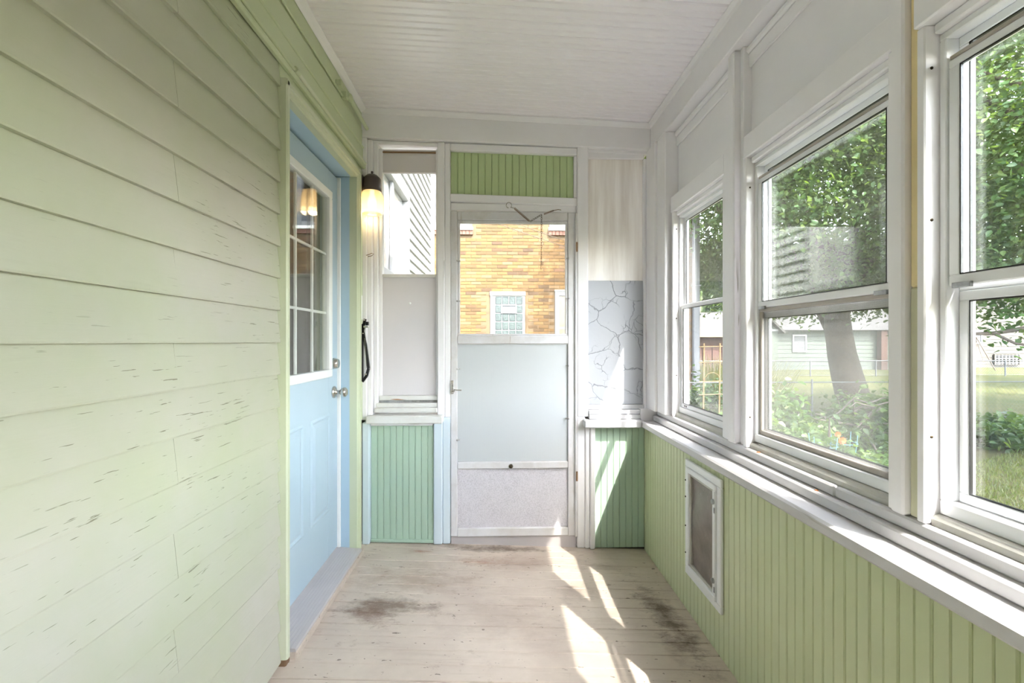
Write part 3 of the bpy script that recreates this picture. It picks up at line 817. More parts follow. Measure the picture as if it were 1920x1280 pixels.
MB().tube([(0.268 + 0.006 * math.cos(a), 2.79, 1.722 + 0.008 * math.sin(a)) for a in np.linspace(1.5, 6.8, 10)], 0.0013, 5).build('end_hook', 'brass_dark', ch)

# ------------------------------------------------------------------ right wall
wall_right = tag(empty('wall_right'), 'low green beadboard wall and white window framing on the yard side', kind='structure')
B('wall_core', 'outer_white', wall_right, 0.938, 1.07, YF, 2.95, GZ, 0.745, 0)
P = bead_profile(0.081)
yy = 2.845 - 0.081
src = MB().prism(P, lambda u, d, l: (0.936 - d, u, l), -0.05, 0.739).build('beadboard', 'bead_right', wall_right)
src.location = (0, yy, 0)
while yy > YF + 0.1:
    yy -= 0.081
    instance(src, (0, yy, 0), wall_right)
# stool and stepped ledges
B('stool', 'sill_y', wall_right, 0.887, 1.02, YF, 2.80, 0.7395, 0.7795, 0.007)
B('stepped_ledge', 'sill_y', wall_right, 0.962, 1.06, -0.2, 2.79, 0.78, 0.8145, 0.005)
B('stepped_ledge', 'sill_y', wall_right, 0.962, 1.06, YF, -0.202, 0.78, 0.8145, 0.005)
B('stepped_ledge', 'sill_y', wall_right, 0.983, 1.08, 1.30, 2.775, 0.815, 0.848, 0.005)
B('stepped_ledge', 'sill_y', wall_right, 0.983, 1.08, YF, 1.298, 0.815, 0.8475, 0.005)
B('wall_core', 'outer_white', wall_right, 1.045, 1.07, YF, 2.95, 0.745, 0.852, 0)
# upper structure
B('header_beam', 'white_y', wall_right, 0.957, 1.07, YF, 2.86, 2.470, 2.645, 0.004)
B('upper_panel', 'white_y', wall_right, 1.034, 1.07, YF, 2.86, 2.00, 2.470, 0)
B('cove_strip', 'white_y', wall_right, 1.012, 1.034, YF, 2.83, 2.440, 2.4695, 0.008)
B('upper_rail', 'white_y', wall_right, 1.022, 1.034, YF, 2.83, 2.385, 2.4395, 0.004)
B('eave', 'outer_white', wall_right, 1.072, 1.29, YF - 0.2, 2.97, 2.50, 2.58, 0)
B('corner_filler', 'white_z', wall_right, 0.89, 1.06, 2.801, 2.95, 0.745, 0.8475, 0)
# posts and casings
B('corner_post', 'white_z', wall_right, 0.942, 1.06, 2.70, 2.862, 0.848, 2.470, 0.004)
B('corner_post', 'white_z', wall_right, 0.956, 1.06, 2.57, 2.699, 0.849, 2.469, 0.004)
def post_group(yj_far, yj_near, p0, p1, foam=False):
    """a stud (p0..p1) between two window openings with a casing strip on the far side and a jamb lining on the near side"""
    B('post', 'white_z', wall_right, 0.972, 1.07, p0, p1, 0.849, 2.4695, 0.005)
    if yj_far - p1 > 0.012:
        B('casing_strip', 'white_z', wall_right, 0.990, 1.07, p1 + 0.0005, yj_far, 0.849, 2.10, 0.004)
OPEN = [(1.955, 2.545), (1.105, 1.795), (0.345, 1.040), (-0.425, 0.270), (-1.19, -0.50), (-1.96, -1.265)]
post_group(1.955, 1.795, 1.845, 1.895)
B('casing_strip', 'white_z', wall_right, 0.984, 1.07, 1.8955, 1.955, 0.849, 2.098, 0.004)
B('post_backing', 'white_z', wall_right, 1.0, 1.07, 1.82, 1.8445, 0.849, 2.4695, 0.002)
B('post', 'white_z', wall_right, 0.978, 1.07, 1.068, 1.105, 0.849, 2.4695, 0.005)
B('foam_strip', 'foam', wall_right, 0.995, 1.006, 1.043, 1.0675, 1.40, 2.16, 0.004)
B('foam_strip', 'foam_pale', wall_right, 0.994, 1.005, 1.043, 1.0675, 0.85, 1.3995, 0.004)
B('post_backing', 'white_z', wall_right, 1.0062, 1.07, 1.0405, 1.0675, 0.849, 2.4695, 0.001)
for p0, p1 in ((0.272, 0.343), (-0.498, -0.427), (-1.263, -1.192), (-2.06, -1.962)):
    B('post', 'white_z', wall_right, 0.978, 1.07, p0, p1, 0.849, 2.4695, 0.005)
B('wall_core', 'outer_white', wall_right, 1.0, 1.07, YF - 0.1, -2.061, 0.852, 2.47, 0)
B('wall_core', 'outer_white', wall_right, 1.055, 1.07, 2.546, 2.95, 0.852, 2.47, 0)
B('tape_strip', 'foam', wall_right, 0.9762, 0.9785, 0.60, 0.965, 2.075, 2.092, 0.001)

def nails(w, pts):
    for (x, yv, z) in pts:
        MB().lathe([(0, -.0015), (.0035, -.0015), (.0035, 0.001), (0, 0.001)], (x, yv, z), 'y', 8).build('nail_head', 'brass_dark', w)
def window(n, ya, yb, label, mid=1.40, storm=True, screen=False):
    w = tag(empty('window_%d' % n, (1.04, (ya + yb) / 2, 0.85)), label, kind='structure')
    # wooden header and side jambs
    hx = 0.975 if n >= 5 else 0.986
    B('header', 'white_y', w, hx, 1.06, ya - (0.0 if n == 3 else 0.002), yb + 0.02 if n == 3 else yb, 2.0, 2.092, 0.004)
    B('jamb', 'white_z', w, 0.984, 1.07, yb - 0.022, yb - 0.0005, 0.849, 1.9995, 0.003)
    B('jamb', 'white_z', w, 0.990, 1.07, ya + 0.0005, ya + 0.02, 0.849, 1.9995, 0.003)
    a, b_ = ya + 0.0205, yb - 0.0225
    z0, z1 = 0.874, 1.975
    s = MB().prism([(1.0, 0.848), (1.0, 0.862), (1.006, 0.870), (1.016, 0.873), (1.07, 0.868), (1.07, 0.848)], lambda u, d, l: (u, l, d), a, b_)
    s.build('sill_nosing', 'sill_dirty', w)
    B('head_stop', 'white_y', w, 1.004, 1.07, a, b_, 1.9755, 1.9995, 0.004)
    fr = MB()
    for (p, q, r, t) in ((a, b_, z0, z0 + .032), (a, b_, z1 - .016, z1), (a, a + .016, z0 + .032, z1 - .016), (b_ - .016, b_, z0 + .032, z1 - .016)):
        fr.box(1.018, 1.066, p, q, r, t, 0.002)
    fr = fr.build('outer_frame', 'vinyl', w)
    def sash(name, x, y0, y1, za, zb_, fw, mat, gmat, top=None):
        m = MB()
        tw = top or fw
        m.box(x - .009, x + .009, y0, y1, za, za + fw, 0.002); m.box(x - .009, x + .009, y0, y1, zb_ - tw, zb_, 0.002)
        m.box(x - .009, x + .009, y0, y0 + fw, za + fw, zb_ - tw, 0.002); m.box(x - .009, x + .009, y1 - fw, y1, za + fw, zb_ - tw, 0.002)
        o = m.build(name, mat, w)
        B('pane', gmat, o, x - .002, x + .002, y0 + fw, y1 - fw, za + fw, zb_ - tw, 0)
        # dark glazing gasket
        g = MB(); e = 0.003
        for (p, q, r, t) in ((y0 + fw, y1 - fw, za + fw, za + fw + e), (y0 + fw, y1 - fw, zb_ - tw - e, zb_ - tw), (y0 + fw, y0 + fw + e, za + fw, zb_ - tw), (y1 - fw - e, y1 - fw, za + fw, zb_ - tw)):
            g.box(x - .008, x - .0022, p, q, r, t, 0)
        g.build('gasket', 'black', o)
        return o
    a2, b2 = a + .0165, b_ - .0165
    if storm:
        sash('storm_sash', 1.056, a2, b2, 1.385, z1 - .0165, 0.022, 'vinyl', 'glass')
        us = sash('upper_sash', 1.032, a2, b2, mid, 1.905, 0.024, 'vinyl', 'glass_dusty', 0.018)
        B('top_channel', 'taupe_alum', us, 1.0225, 1.0335, a2 + .002, b2 - .002, 1.906, 1.915, 0.002)
        for yy in (a2 + 0.015, b2 - 0.055):
            B('latch_clip', 'galv', us, 1.014, 1.0228, yy, yy + 0.04, mid - 0.006, mid + 0.006, 0.001)
        ls = sash('lower_sash', 1.056, a2, b2, z0 + .033, 1.384, 0.022, 'vinyl', 'glass')
    else:
        us = sash('upper_sash', 1.050, a2, b2, mid, z1 - .0165, 0.020, 'vinyl', 'glass_dusty')
        ls = sash('lower_sash', 1.032, a2, b2, z0 + .033, mid + .018, 0.022, 'vinyl', 'glass')
        for yy in (b2 - 0.075, b2 - 0.055):
            B('weep_hole', 'black', ls, 1.0225, 1.0232, yy, yy + 0.012, z0 + .038, z0 + .048, 0)
    if screen:
        sf = MB(); x = 1.034
        for (p, q, r, t) in ((a2, b2, z0 + .033, z0 + .05), (a2, b2, mid - .015, mid - .001), (a2, a2 + .014, z0 + .05, mid - .015), (b2 - .014, b2, z0 + .05, mid - .015)):
            sf.box(x - .006, x + .006, p, q, r, t, 0.002)
        sf = sf.build('screen_frame', 'taupe_alum', w)
        B('insect_screen', 'screen', sf, x - 0.0004, x + 0.0004, a2 + .014, b2 - .014, z0 + .05, mid - .015, 0)
    return w
w3_ = window(3, *OPEN[0], 'narrow double-hung window nearest the far corner, brick house behind it', 1.455, False)
nails(w3_, [(1.003, 2.523, z) for z in (1.90, 1.40, 1.08)])
w4_ = window(4, *OPEN[1], 'wide window with hazy screen in its lower half, tree trunk behind it', 1.40, True, True)
nails(w4_, [(1.0, 1.773, z) for z in (1.88, 0.97)])
w5_ = window(5, *OPEN[2], 'window at the right edge of the picture looking onto the lawn', 1.395, True)
nails(w5_, [(1.0, 1.018, z) for z in (1.90, 1.55, 1.05)])
window(6, *OPEN[3], 'yard window beyond the right edge of the picture', 1.40, True)
window(7, *OPEN[4], 'yard window behind the camera', 1.40, True)
window(8, *OPEN[5], 'last yard window at the near end of the porch', 1.40, True)

# near end of the porch, behind the camera
wall_front = tag(empty('wall_front'), 'near end wall of the porch behind the camera', kind='structure')
B('backing', 'outer_white', wall_front, -0.98, 1.07, YF - 0.12, YF - 0.02, GZ, 2.74, 0)
n_ = 22; w_ = 1.78 / n_
for k_ in range(n_):
    MB().prism(bead_profile(w_), lambda u, d, l, x0=-0.845 + k_ * w_: (x0 + u, YF - 0.02 + d, l), -0.06, 2.70).build('beadboard', 'white_z', wall_front)
B('chair_rail', 'white_x', wall_front, -0.845, 0.93, YF - 0.008, YF + 0.012, 0.74, 0.79, 0.004)

def flake(x, yv, z, r, label):
    m = MB()
    pts = [(x + r * math.cos(a) * (1 + .3 * math.sin(3 * a)), yv + r * 1.5 * math.sin(a), z + .0012 + .002 * math.cos(2 * a)) for a in np.linspace(0, 2 * math.pi, 9)[:-1]]
    n = len(pts)
    m.add([(x, yv, z + .004)] + pts + [(p[0], p[1], z + .0003) for p in pts], [(0, 1 + i, 1 + (i + 1) % n) for i in range(n)] + [(1 + i, 1 + n + i, 1 + n + (i + 1) % n, 1 + (i + 1) % n) for i in range(n)])
    return tag(m.build('dry_leaf', 'dry_leaf'), label, 'leaf')
M['dry_leaf'] = paint('dry_orange_leaf', (206, 140, 92), (190, 120, 76), 0.7)
flake(0.992, 1.70, 0.848, 0.006, 'orange dry leaf scrap on the ledge under the wide window')
flake(0.974, 1.36, 0.8145, 0.005, 'tiny dry leaf scrap on the lower ledge near the middle post')
# ------------------------------------------------------------------ pet door
pd = tag(empty('pet_door', (0.92, 2.01, 0.15)), 'white plastic pet door with smoky flap set in the green low wall', 'pet door')
py0, py1, pz0, pz1 = 1.832, 2.185, 0.150, 0.702
def pring(m, x0, x1, o, wd, b):
    for (p, q, r, t) in ((py0 + o, py1 - o, pz0 + o, pz0 + o + wd), (py0 + o, py1 - o, pz1 - o - wd, pz1 - o), (py0 + o, py0 + o + wd, pz0 + o + wd, pz1 - o - wd), (py1 - o - wd, py1 - o, pz0 + o + wd, pz1 - o - wd)):
        m.box(x0, x1, p, q, r, t, b)
    return m
pring(MB(), 0.911, 0.9245, 0.0, 0.034, 0.003).build('outer_frame', 'vinyl', pd)
pring(MB(), 0.902, 0.930, 0.034, 0.022, 0.003).build('inner_frame', 'vinyl', pd)
pring(MB(), 0.909, 0.9245, 0.056, 0.012, 0.002).build('flap_rim', 'sill_dirty', pd)
fl = MB(); nu, nv = 8, 12
vs = []; fs = []
for side in (0, 1):
    for j in range(nv + 1):
        for i_ in range(nu + 1):
            u, v = i_ / nu, j / nv
            vs.append((0.9185 + side * 0.003 - 0.007 * math.sin(math.pi * v) * (1 - u * 0.6) - 0.003 * math.sin(v * 9 + u * 4), py0 + 0.066 + u * (py1 - py0 - 0.132), pz0 + 0.066 + v * (pz1 - pz0 - 0.132)))
n1 = (nu + 1) * (nv + 1)
for j in range(nv):
    for i_ in range(nu):
        q = j * (nu + 1) + i_
        fs.append((q, q + 1, q + nu + 2, q + nu + 1)); fs.append((n1 + q, n1 + q + nu + 1, n1 + q + nu + 2, n1 + q + 1))
fl.add(vs, fs, True)
fl.build('flap', 'flap', pd)
for z in (0.60, 0.27):
    MB().lathe([(0, -.007), (.010, -.007), (.011, -.003), (.011, 0), (0, 0)], (0.902, py0 + 0.044, z), 'x', 14).build('thumb_screw', 'galv', pd)
    B('slide_lock', 'galv', pd, 0.8985, 0.902, py0 + 0.030, py0 + 0.038, z - 0.045, z - 0.022, 0.001)
for z in (0.60, 0.52, 0.38, 0.25):
    MB().lathe([(0, -.003), (.004, -.003), (.004, 0), (0, 0)], (0.911, py1 - 0.008, z), 'x', 8).build('screw', 'brass_dark', pd)

# ------------------------------------------------------------------ wall lamp
LX, LY, LZ = -0.752, 2.752, 2.165
lamp = tag(empty('wall_lamp', (-0.818, LY, LZ)), 'lit bronze jar sconce with ribbed glass shade beside the entry door', 'wall lamp')
MB().lathe([(0, 0), (.050, 0), (.048, .010), (.034, .020), (.018, .026), (0, .027)], (-0.8175, LY, LZ + 0.055), 'x', 24).build('backplate', 'bronze', lamp)
MB().tube([(-0.795, LY, LZ + 0.055), (-0.775, LY, LZ + 0.050), (LX - 0.02, LY, LZ + 0.052)], [0.016, 0.012, 0.012], 12).build('arm', 'bronze', lamp)
MB().lathe([(0.0, .125), (.006, .124), (.0075, .117), (.005, .110), (.010, .107), (.030, .100), (.047, .084), (.052, .076), (.052, .028), (.054, .026), (.0545, .004), (.052, 0), (0.045, 0.0), (0.045, .07), (0, .08)], (LX, LY, LZ), 'z', 32).build('cap', 'bronze', lamp)
prf = [(.050, .012), (.056, 0), (.062, -.014), (.067, -.036), (.0685, -.070), (.067, -.105), (.062, -.120), (.056, -.126), (.054, -.125), (.064, -.104), (.0655, -.070), (.064, -.036), (.059, -.014), (.048, .012)]
MB().lathe(prf, (LX, LY, LZ - 0.006), 'z', 64, 0.022, 1).build('glass_shade', 'shade', lamp)
MB().lathe([(0, .02), (.012, .015), (.013, -.01), (.022, -.035), (.027, -.055), (.023, -.078), (.012, -.09), (0, -.092)], (LX, LY, LZ - 0.005), 'z', 20).build('bulb', 'bulb', lamp)
pl = bpy.data.lights.new('lamp_glow', 'POINT'); pl.energy = 0.24; pl.color = (1.0, 0.74, 0.42); pl.shadow_soft_size = 0.03
plo = bpy.data.objects.new('lamp_glow', pl); COL.objects.link(plo); plo.location = (LX, LY, LZ - 0.113); plo.parent = lamp
plo.matrix_parent_inverse = Matrix.Translation(lamp.location).inverted()
wire = MB().tube([(-0.80, 2.80, 1.795), (-0.78, 2.796, 1.80), (-0.765, 2.79, 1.806), (-0.752, 2.79, 1.803), (-0.765, 2.79, 1.79), (-0.79, 2.797, 1.787)], 0.002, 6)
tag(wire.build('wire_loop', 'spring'), 'small copper wire loop sticking out below the wall lamp', 'wire')

# folded black arm and its white cover in the corner
arm = tag(empty('folding_arm', (-0.80, 2.755, 1.02)), 'black folded metal arm bracket hanging in the corner below the lamp', 'bracket')
def bar(name, pts, w, t, mat='black'):
    m = MB()
    for (p, q) in zip(pts[:-1], pts[1:]):
        p, q = Vector(p), Vector(q); d = (q - p).normalized(); s = Vector((1, 0, 0)).cross(d)
        s = d.cross(Vector((0, 1, 0))).normalized(); nrm = d.cross(s)
        vs = [pt + s * a * w + nrm * b_ * t for pt in (p, q) for a, b_ in ((-.5, -.5), (.5, -.5), (.5, .5), (-.5, .5))]
        m.add(vs, [(0, 1, 2, 3), (7, 6, 5, 4), (0, 4, 5, 1), (1, 5, 6, 2), (2, 6, 7, 3), (3, 7, 4, 0)])
    return m.build(name, mat, arm)
bar('back_bar', [(-0.812, 2.752, 1.375), (-0.812, 2.752, 1.035)], 0.018, 0.02)
bar('front_bar', [(-0.792, 2.75, 1.405), (-0.806, 2.75, 1.335), (-0.788, 2.75, 1.24), (-0.772, 2.75, 1.11), (-0.783, 2.75, 1.065), (-0.808, 2.75, 1.03)], 0.015, 0.016)
bar('slot', [(-0.793, 2.7405, 1.29), (-0.782, 2.7405, 1.11)], 0.003, 0.002, 'nickel')
MB().lathe([(0, -.004), (.005, -.004), (.005, 0), (0, 0)], (-0.794, 2.741, 1.398), 'y', 10).build('rivet', 'nickel', arm)
MB().lathe([(0, -.004), (.004, -.004), (.004, 0), (0, 0)], (-0.802, 2.741, 1.318), 'y', 10).build('rivet', 'nickel', arm)
MB().lathe([(0, -.004), (.006, -.004), (.006, 0), (0, 0)], (-0.786, 2.741, 1.075), 'y', 10).build('rivet', 'nickel', arm)
B('clasp', 'nickel', arm, -0.800, -0.768, 2.735, 2.741, 1.352, 1.364, 0.002)
B('catch_block', 'black', arm, -0.788, -0.770, 2.742, 2.756, 1.366, 1.388, 0.002)
cov = B('wall_cover', 'white_z', None, -0.829, -0.806, 2.715, 2.741, 1.40, 1.545, 0.003)
tag(cov, 'narrow white cover plate just above the black folded arm', 'cover plate')
pin = MB().lathe([(0, -.012), (.006, -.012), (.007, -.006), (.003, -.004), (.003, 0), (0, 0)], (-0.545, 2.858, 1.508), 'y', 12)
tag(pin.build('push_pin', 'door_white'), 'white push pin stuck in the grey side panel', 'push pin')

# conduits along the top of the green wall
cd = tag(empty('conduit', (-0.80, 2.2, 2.352)), 'green painted conduit running above the entry door casing', 'conduit')
MB().tube([(-0.809, 0.6, 2.356), (-0.809, 1.84, 2.352)], 0.0075, 10).build('pipe', 'green_trim', cd)
MB().tube([(-0.806, 1.86, 2.352), (-0.806, 2.795, 2.349)], 0.0095, 10).build('pipe', 'green_mould', cd)
MB().tube([(-0.806, 1.835, 2.352), (-0.806, 1.845, 2.352), (-0.806, 1.862, 2.352), (-0.806, 1.868, 2.352)], [0.0125, 0.014, 0.014, 0.0125], 12).build('coupling', 'green_trim', cd)
cd2 = tag(empty('ceiling_conduit', (-0.80, 2.62, 2.56)), 'short green pipe with fitting under the ceiling, ending at the white beam', 'conduit')
MB().tube([(-0.80, 2.50, 2.585), (-0.80, 2.812, 2.572)], 0.011, 12).build('pipe', 'green_mould', cd2)
MB().tube([(-0.80, 2.455, 2.588), (-0.80, 2.47, 2.588), (-0.80, 2.49, 2.586), (-0.80, 2.51, 2.585)], [0.013, 0.018, 0.018, 0.013], 10).build('fitting', 'green_trim', cd2)
B('clamp', 'green_trim', cd2, -0.832, -0.80, 2.44, 2.475, 2.565, 2.60, 0.004)
B('junction_box', 'green_trim', cd2, -0.832, -0.802, 2.36, 2.42, 2.585, 2.618, 0.004)
MB().tube([(-0.8235, 0.6, 2.578), (-0.8235, 2.44, 2.572)], 0.0055, 8).build('thin_pipe', 'green_trim', cd2)
# ------------------------------------------------------------------ OUTSIDE
ground = B('ground', 'lawn', None, -60, 90, -60, 90, GZ - 0.3, GZ, 0)
tag(ground, 'dry green lawn around the porch', kind='structure')

# white-sided wing of the same house, beyond the side light
wing = tag(empty('house_wing', (-0.9, 4.3, GZ)), 'white lap-sided house wall with a window, seen through the side light', 'house wall')
B('wall_core', 'dark_gap', wing, -1.6, -0.856, 2.96, 5.70, GZ, 4.4, 0)
wy0, wy1, wz0, wz1 = 3.10, 4.08, 1.80, 2.52
E2 = 0.098
zz = GZ
while zz < 4.4:
    P = [(-0.857, zz), (-0.826, zz), (-0.824, zz + 0.006), (-0.846, zz + E2 + 0.012), (-0.857, zz + E2 + 0.012)]
    hit = zz + E2 > wz0 and zz < wz1
    for (ya, yb) in (((2.955, wy0 - 0.06), (wy1 + 0.06, 5.70)) if hit else ((2.955, 5.70),)):
        MB().prism(P, lambda u, d, l: (u, l, d), ya, yb).build('siding_board', 'white_siding', wing)
    zz += E2
B('corner_board', 'white_siding', wing, -0.862, -0.80, 5.70, 5.79, GZ, 4.4, 0.004)
ww = MB()
for (p, q, r, t) in ((wy0 - .07, wy1 + .07, wz1, wz1 + .08), (wy0 - .07, wy1 + .07, wz0 - .08, wz0), (wy0 - .07, wy0, wz0, wz1), (wy1, wy1 + .07, wz0, wz1)):
    ww.box(-0.862, -0.795, p, q, r, t, 0.006)
ww = ww.build('window_frame', 'white_siding', wing)
B('pane', 'glass', ww, -0.842, -0.838, wy0, wy1, wz0, wz1, 0)
B('curtain', 'panel_grey', ww, -0.8545, -0.850, wy0, wy1, wz0, wz1, 0)
B('meeting_rail', 'white_siding', ww, -0.838, -0.815, 3.57, 3.61, wz0, wz1, 0.003)
eav = B('wing_eave', 'white_siding', wing, -1.0, -0.45, 2.99, 5.95, 4.4, 4.5, 0.01)

# ochre brick house ---------------------------------------------------------
YBR = 9.30
bh = tag(empty('brick_house', (1.0, YBR, GZ)), 'ochre brick house with a glass block window, beyond the storm door', 'house')
B('mortar_wall', 'mortar', bh, -6.0, 4.05, YBR + 0.003, YBR + 5.0, GZ, 6.4, 0)
B('roof', 'roof_grey', bh, -6.3, 4.35, YBR - 0.3, YBR + 5.3, 6.4, 6.7, 0.02)
OPN = [(-0.150, 0.560, 0.70, 2.29), (1.175, 1.95, 0.70, 2.29), (-1.6, -0.500, 3.44, 4.9), (1.040, 2.2, 3.44, 4.9)]
BL, BH = 0.2127, 0.0681
bm = MB().box(0, BL - 0.0105, -0.004, 0.03, 0, BH - 0.0095, 0.003)
b0 = None
rest = MB()
cand = []
nr = int((6.4 - GZ) / BH)
for r in range(nr):
    z = GZ + r * BH
    off = (BL / 2 if r % 2 else 0)
    x = -3.2 - off
    while x < 4.02:
        xa, xb = x, x + BL - 0.0105
        skip = False
        for (a, b_, c, d_) in OPN:
            if xb > a - 0.02 and xa < b_ + 0.02 and z + BH > c and z < d_:
                skip = True
        if not skip and xb < 4.05:
            vis = (-0.85 < x < 1.5) and (1.27 < z < 3.75)
            cand.append((not vis, abs(x - 0.33) + abs(z - 2.5) * 0.3, x, z))
        x += BL
cand.sort()
for k, (nv, _, x, z) in enumerate(cand):
    dy = random.uniform(-0.0025, 0.0025)
    if k < 300 and not nv:
        if b0 is None:
            b0 = MB().box(0, BL - 0.0105, -0.004, 0.03, 0, BH - 0.0095, 0.003).build('brick', 'brick', bh)
            b0.location = (x, YBR + dy, z)
        else:
            instance(b0, (x, YBR + dy, z), bh)
    else:
        rest.box(x, x + BL - 0.0105, YBR - 0.004 + dy, YBR + 0.03, z, z + BH - 0.0095)
rest = rest.build('brick_field', 'brick_far', bh); rest['kind'] = 'stuff'
# glass block window
def frame_ring(m, a, b_, c, d_, y0, y1, w, bev=0.004):
    m.box(a, a + w, y0, y1, c, d_, bev); m.box(b_ - w, b_, y0, y1, c, d_, bev)
    m.box(a + w, b_ - w, y0, y1, d_ - w, d_, bev); m.box(a + w, b_ - w, y0, y1, c, c + w, bev)
    return m
a, b_, c, d_ = OPN[0]
gw = MB()
gw.box(a, a + 0.10, YBR - 0.02, YBR + 0.03, c, d_ - 0.09, 0.004); gw.box(b_ - 0.05, b_, YBR - 0.02, YBR + 0.03, c, d_ - 0.09, 0.004)
gw.box(a + 0.1, b_ - 0.05, YBR - 0.02, YBR + 0.03, c, c + 0.08, 0.004)
gw.box(a + 0.1, b_ - 0.05, YBR - 0.008, YBR + 0.02, c + 0.08, d_ - 0.09, 0)
gw = gw.build('glass_block_window', 'outer_white', bh)
B('lintel', 'lintel', gw, a - 0.01, b_ + 0.01, YBR - 0.03, YBR + 0.03, d_ - 0.0895, d_, 0.004)
nb = 4; bx = (b_ - 0.05 - a - 0.10) / 2
for j in range(9):
    for i_ in range(2):
        for q in range(2):
            zt = d_ - 0.10 - j * 0.172
            if zt - 0.164 < c + 0.08: continue
            x = a + 0.10 + (i_ * 2 + q) * bx / 2
            if j == 1 and (i_, q) in ((0, 1), (1, 0)): continue
            MB().box(x + 0.004, x + bx / 2 - 0.004, YBR - 0.018, YBR + 0.011, zt - 0.166, zt - 0.004, 0.012).build('glass_block', 'gblock', gw)
vt = frame_ring(MB(), a + 0.10 + bx * 0.42, a + 0.10 + bx * 1.58, d_ - 0.275 - 0.175, d_ - 0.262, YBR - 0.035, YBR + 0.011, 0.03).build('hopper_vent', 'outer_white', gw)
B('vent_pane', 'window_dark', gw, a + 0.13 + bx * 0.42, a + 0.07 + bx * 1.58, YBR - 0.02, YBR - 0.012, d_ - 0.42, d_ - 0.292, 0)
a, b_, c, d_ = OPN[1]
w2 = frame_ring(MB(), a, b_, c, d_, YBR - 0.03, YBR + 0.03, 0.085).build('sash_window', 'outer_white', bh)
B('sash_rail', 'outer_white', w2, a + 0.085, b_ - 0.085, YBR - 0.01, YBR + 0.02, 1.52, 1.57, 0.004)
B('pane', 'glass', w2, a + 0.085, b_ - 0.085, YBR, YBR + 0.004, c + 0.085, d_ - 0.085, 0)
B('blind', 'gblock', w2, a + 0.085, b_ - 0.085, YBR + 0.012, YBR + 0.02, c + 0.085, d_ - 0.085, 0)
B('lintel', 'lintel', w2, a - 0.01, b_ + 0.01, YBR - 0.035, YBR + 0.03, d_ + 0.0005, d_ + 0.04, 0.004)
for (a, b_, c, d_) in OPN[2:]:
    w3 = frame_ring(MB(), a + 0.02, b_ - 0.02, c + 0.155, d_, YBR - 0.03, YBR + 0.03, 0.09).build('upper_window', 'outer_white', bh)
    B('pane', 'window_dark', w3, a + 0.11, b_ - 0.11, YBR, YBR + 0.01, c + 0.25, d_ - 0.09, 0)
    B('window_sill', 'stone_sill', w3, a, b_, YBR - 0.07, YBR + 0.03, c + 0.09, c + 0.1545, 0.005)
    n = int((b_ - a) / 0.07); wd = (b_ - a) / n
    for k in range(n):
        B('sill_brick', 'brick_red', w3, a + k * wd + 0.003, a + (k + 1) * wd - 0.003, YBR - 0.045, YBR + 0.03, c, c + 0.0895, 0.003)
ds = tag(empty('downspout', (4.07, YBR - 0.08, GZ)), 'white downspout at the corner of the brick house', 'downspout')
MB().box(4.01, 4.135, YBR - 0.14, YBR - 0.03, GZ, 6.0, 0.015).build('pipe', 'outer_white', ds)
for z in (0.6, 2.4, 4.4):
    B('strap', 'outer_white', ds, 3.99, 4.15, YBR - 0.145, YBR - 0.02, z, z + 0.03, 0.003)
# overhead cables
for k, (p, q, sg) in enumerate((((-0.6, 8.2, 3.62), (3.4, 8.6, 2.55), 0.10), ((-0.4, 8.35, 3.75), (3.4, 8.7, 2.72), 0.14))):
    p, q = Vector(p), Vector(q)
    pts = [p.lerp(q, t) - Vector((0, 0, sg * 4 * t * (1 - t))) for t in np.linspace(0, 1, 14)]
    tag(MB().tube(pts, 0.006, 5).build('cable', 'cable'), ['lower of two dark cables sagging across the brick wall', 'upper of two dark cables sagging across the brick wall'][k], 'cable', 'cables across the brick wall')

# ---------------------------------------------------------------- plants
def leaves_mesh(name, pts, size, nrm, jitter=0.5, fold=0.25, width=0.62):
    """one mesh of many pointed leaves; pts Nx3, nrm Nx3 preferred normals"""
    N = len(pts)
    d = RNG.normal(size=(N, 3)); d[:, 2] -= 0.7
    n = nrm + RNG.normal(size=(N, 3)) * jitter
    n /= np.linalg.norm(n, axis=1, keepdims=True) + 1e-9
    d -= n * np.sum(d * n, axis=1, keepdims=True)
    d /= np.linalg.norm(d, axis=1, keepdims=True) + 1e-9
    s = np.cross(n, d)
    L = size * RNG.uniform(0.6, 1.35, size=(N, 1)); W = L * width * 0.5
    up = n * L * fold * 0.5
    V = np.empty((N, 6, 3))
    V[:, 0] = pts
    V[:, 1] = pts + d * L * 0.3 + s * W + up
    V[:, 2] = pts + d * L * 0.68 + s * W * 0.75 + up * 0.8
    V[:, 3] = pts + d * L
    V[:, 4] = pts + d * L * 0.68 - s * W * 0.75 + up * 0.8
    V[:, 5] = pts + d * L * 0.3 - s * W + up
    V = V.reshape(-1, 3)
    base = np.arange(N)[:, None] * 6
    F = np.stack([base + np.array([0, 1, 2, 3]), base + np.array([0, 3, 4, 5])], axis=1).reshape(-1)
    me = bpy.data.meshes.new(name)
    me.vertices.add(len(V)); me.vertices.foreach_set('co', V.ravel())
    me.loops.add(len(F)); me.loops.foreach_set('vertex_index', F.astype(np.int32))
    nf = len(F) // 4
    me.polygons.add(nf); me.polygons.foreach_set('loop_start', np.arange(0, nf * 4, 4, dtype=np.int32))
    try:
        me.polygons.foreach_set('loop_total', np.full(nf, 4, dtype=np.int32))
    except Exception:
        pass
    me.update(calc_edges=True); me.validate()
    return me
def put(name, me, mat, parent):
    me.materials.append(M[mat])
    o = bpy.data.objects.new(name, me); COL.objects.link(o)
    if parent is not None:
        o.parent = parent
        o.matrix_parent_inverse = Matrix.Translation(parent.location).inverted()
    return o
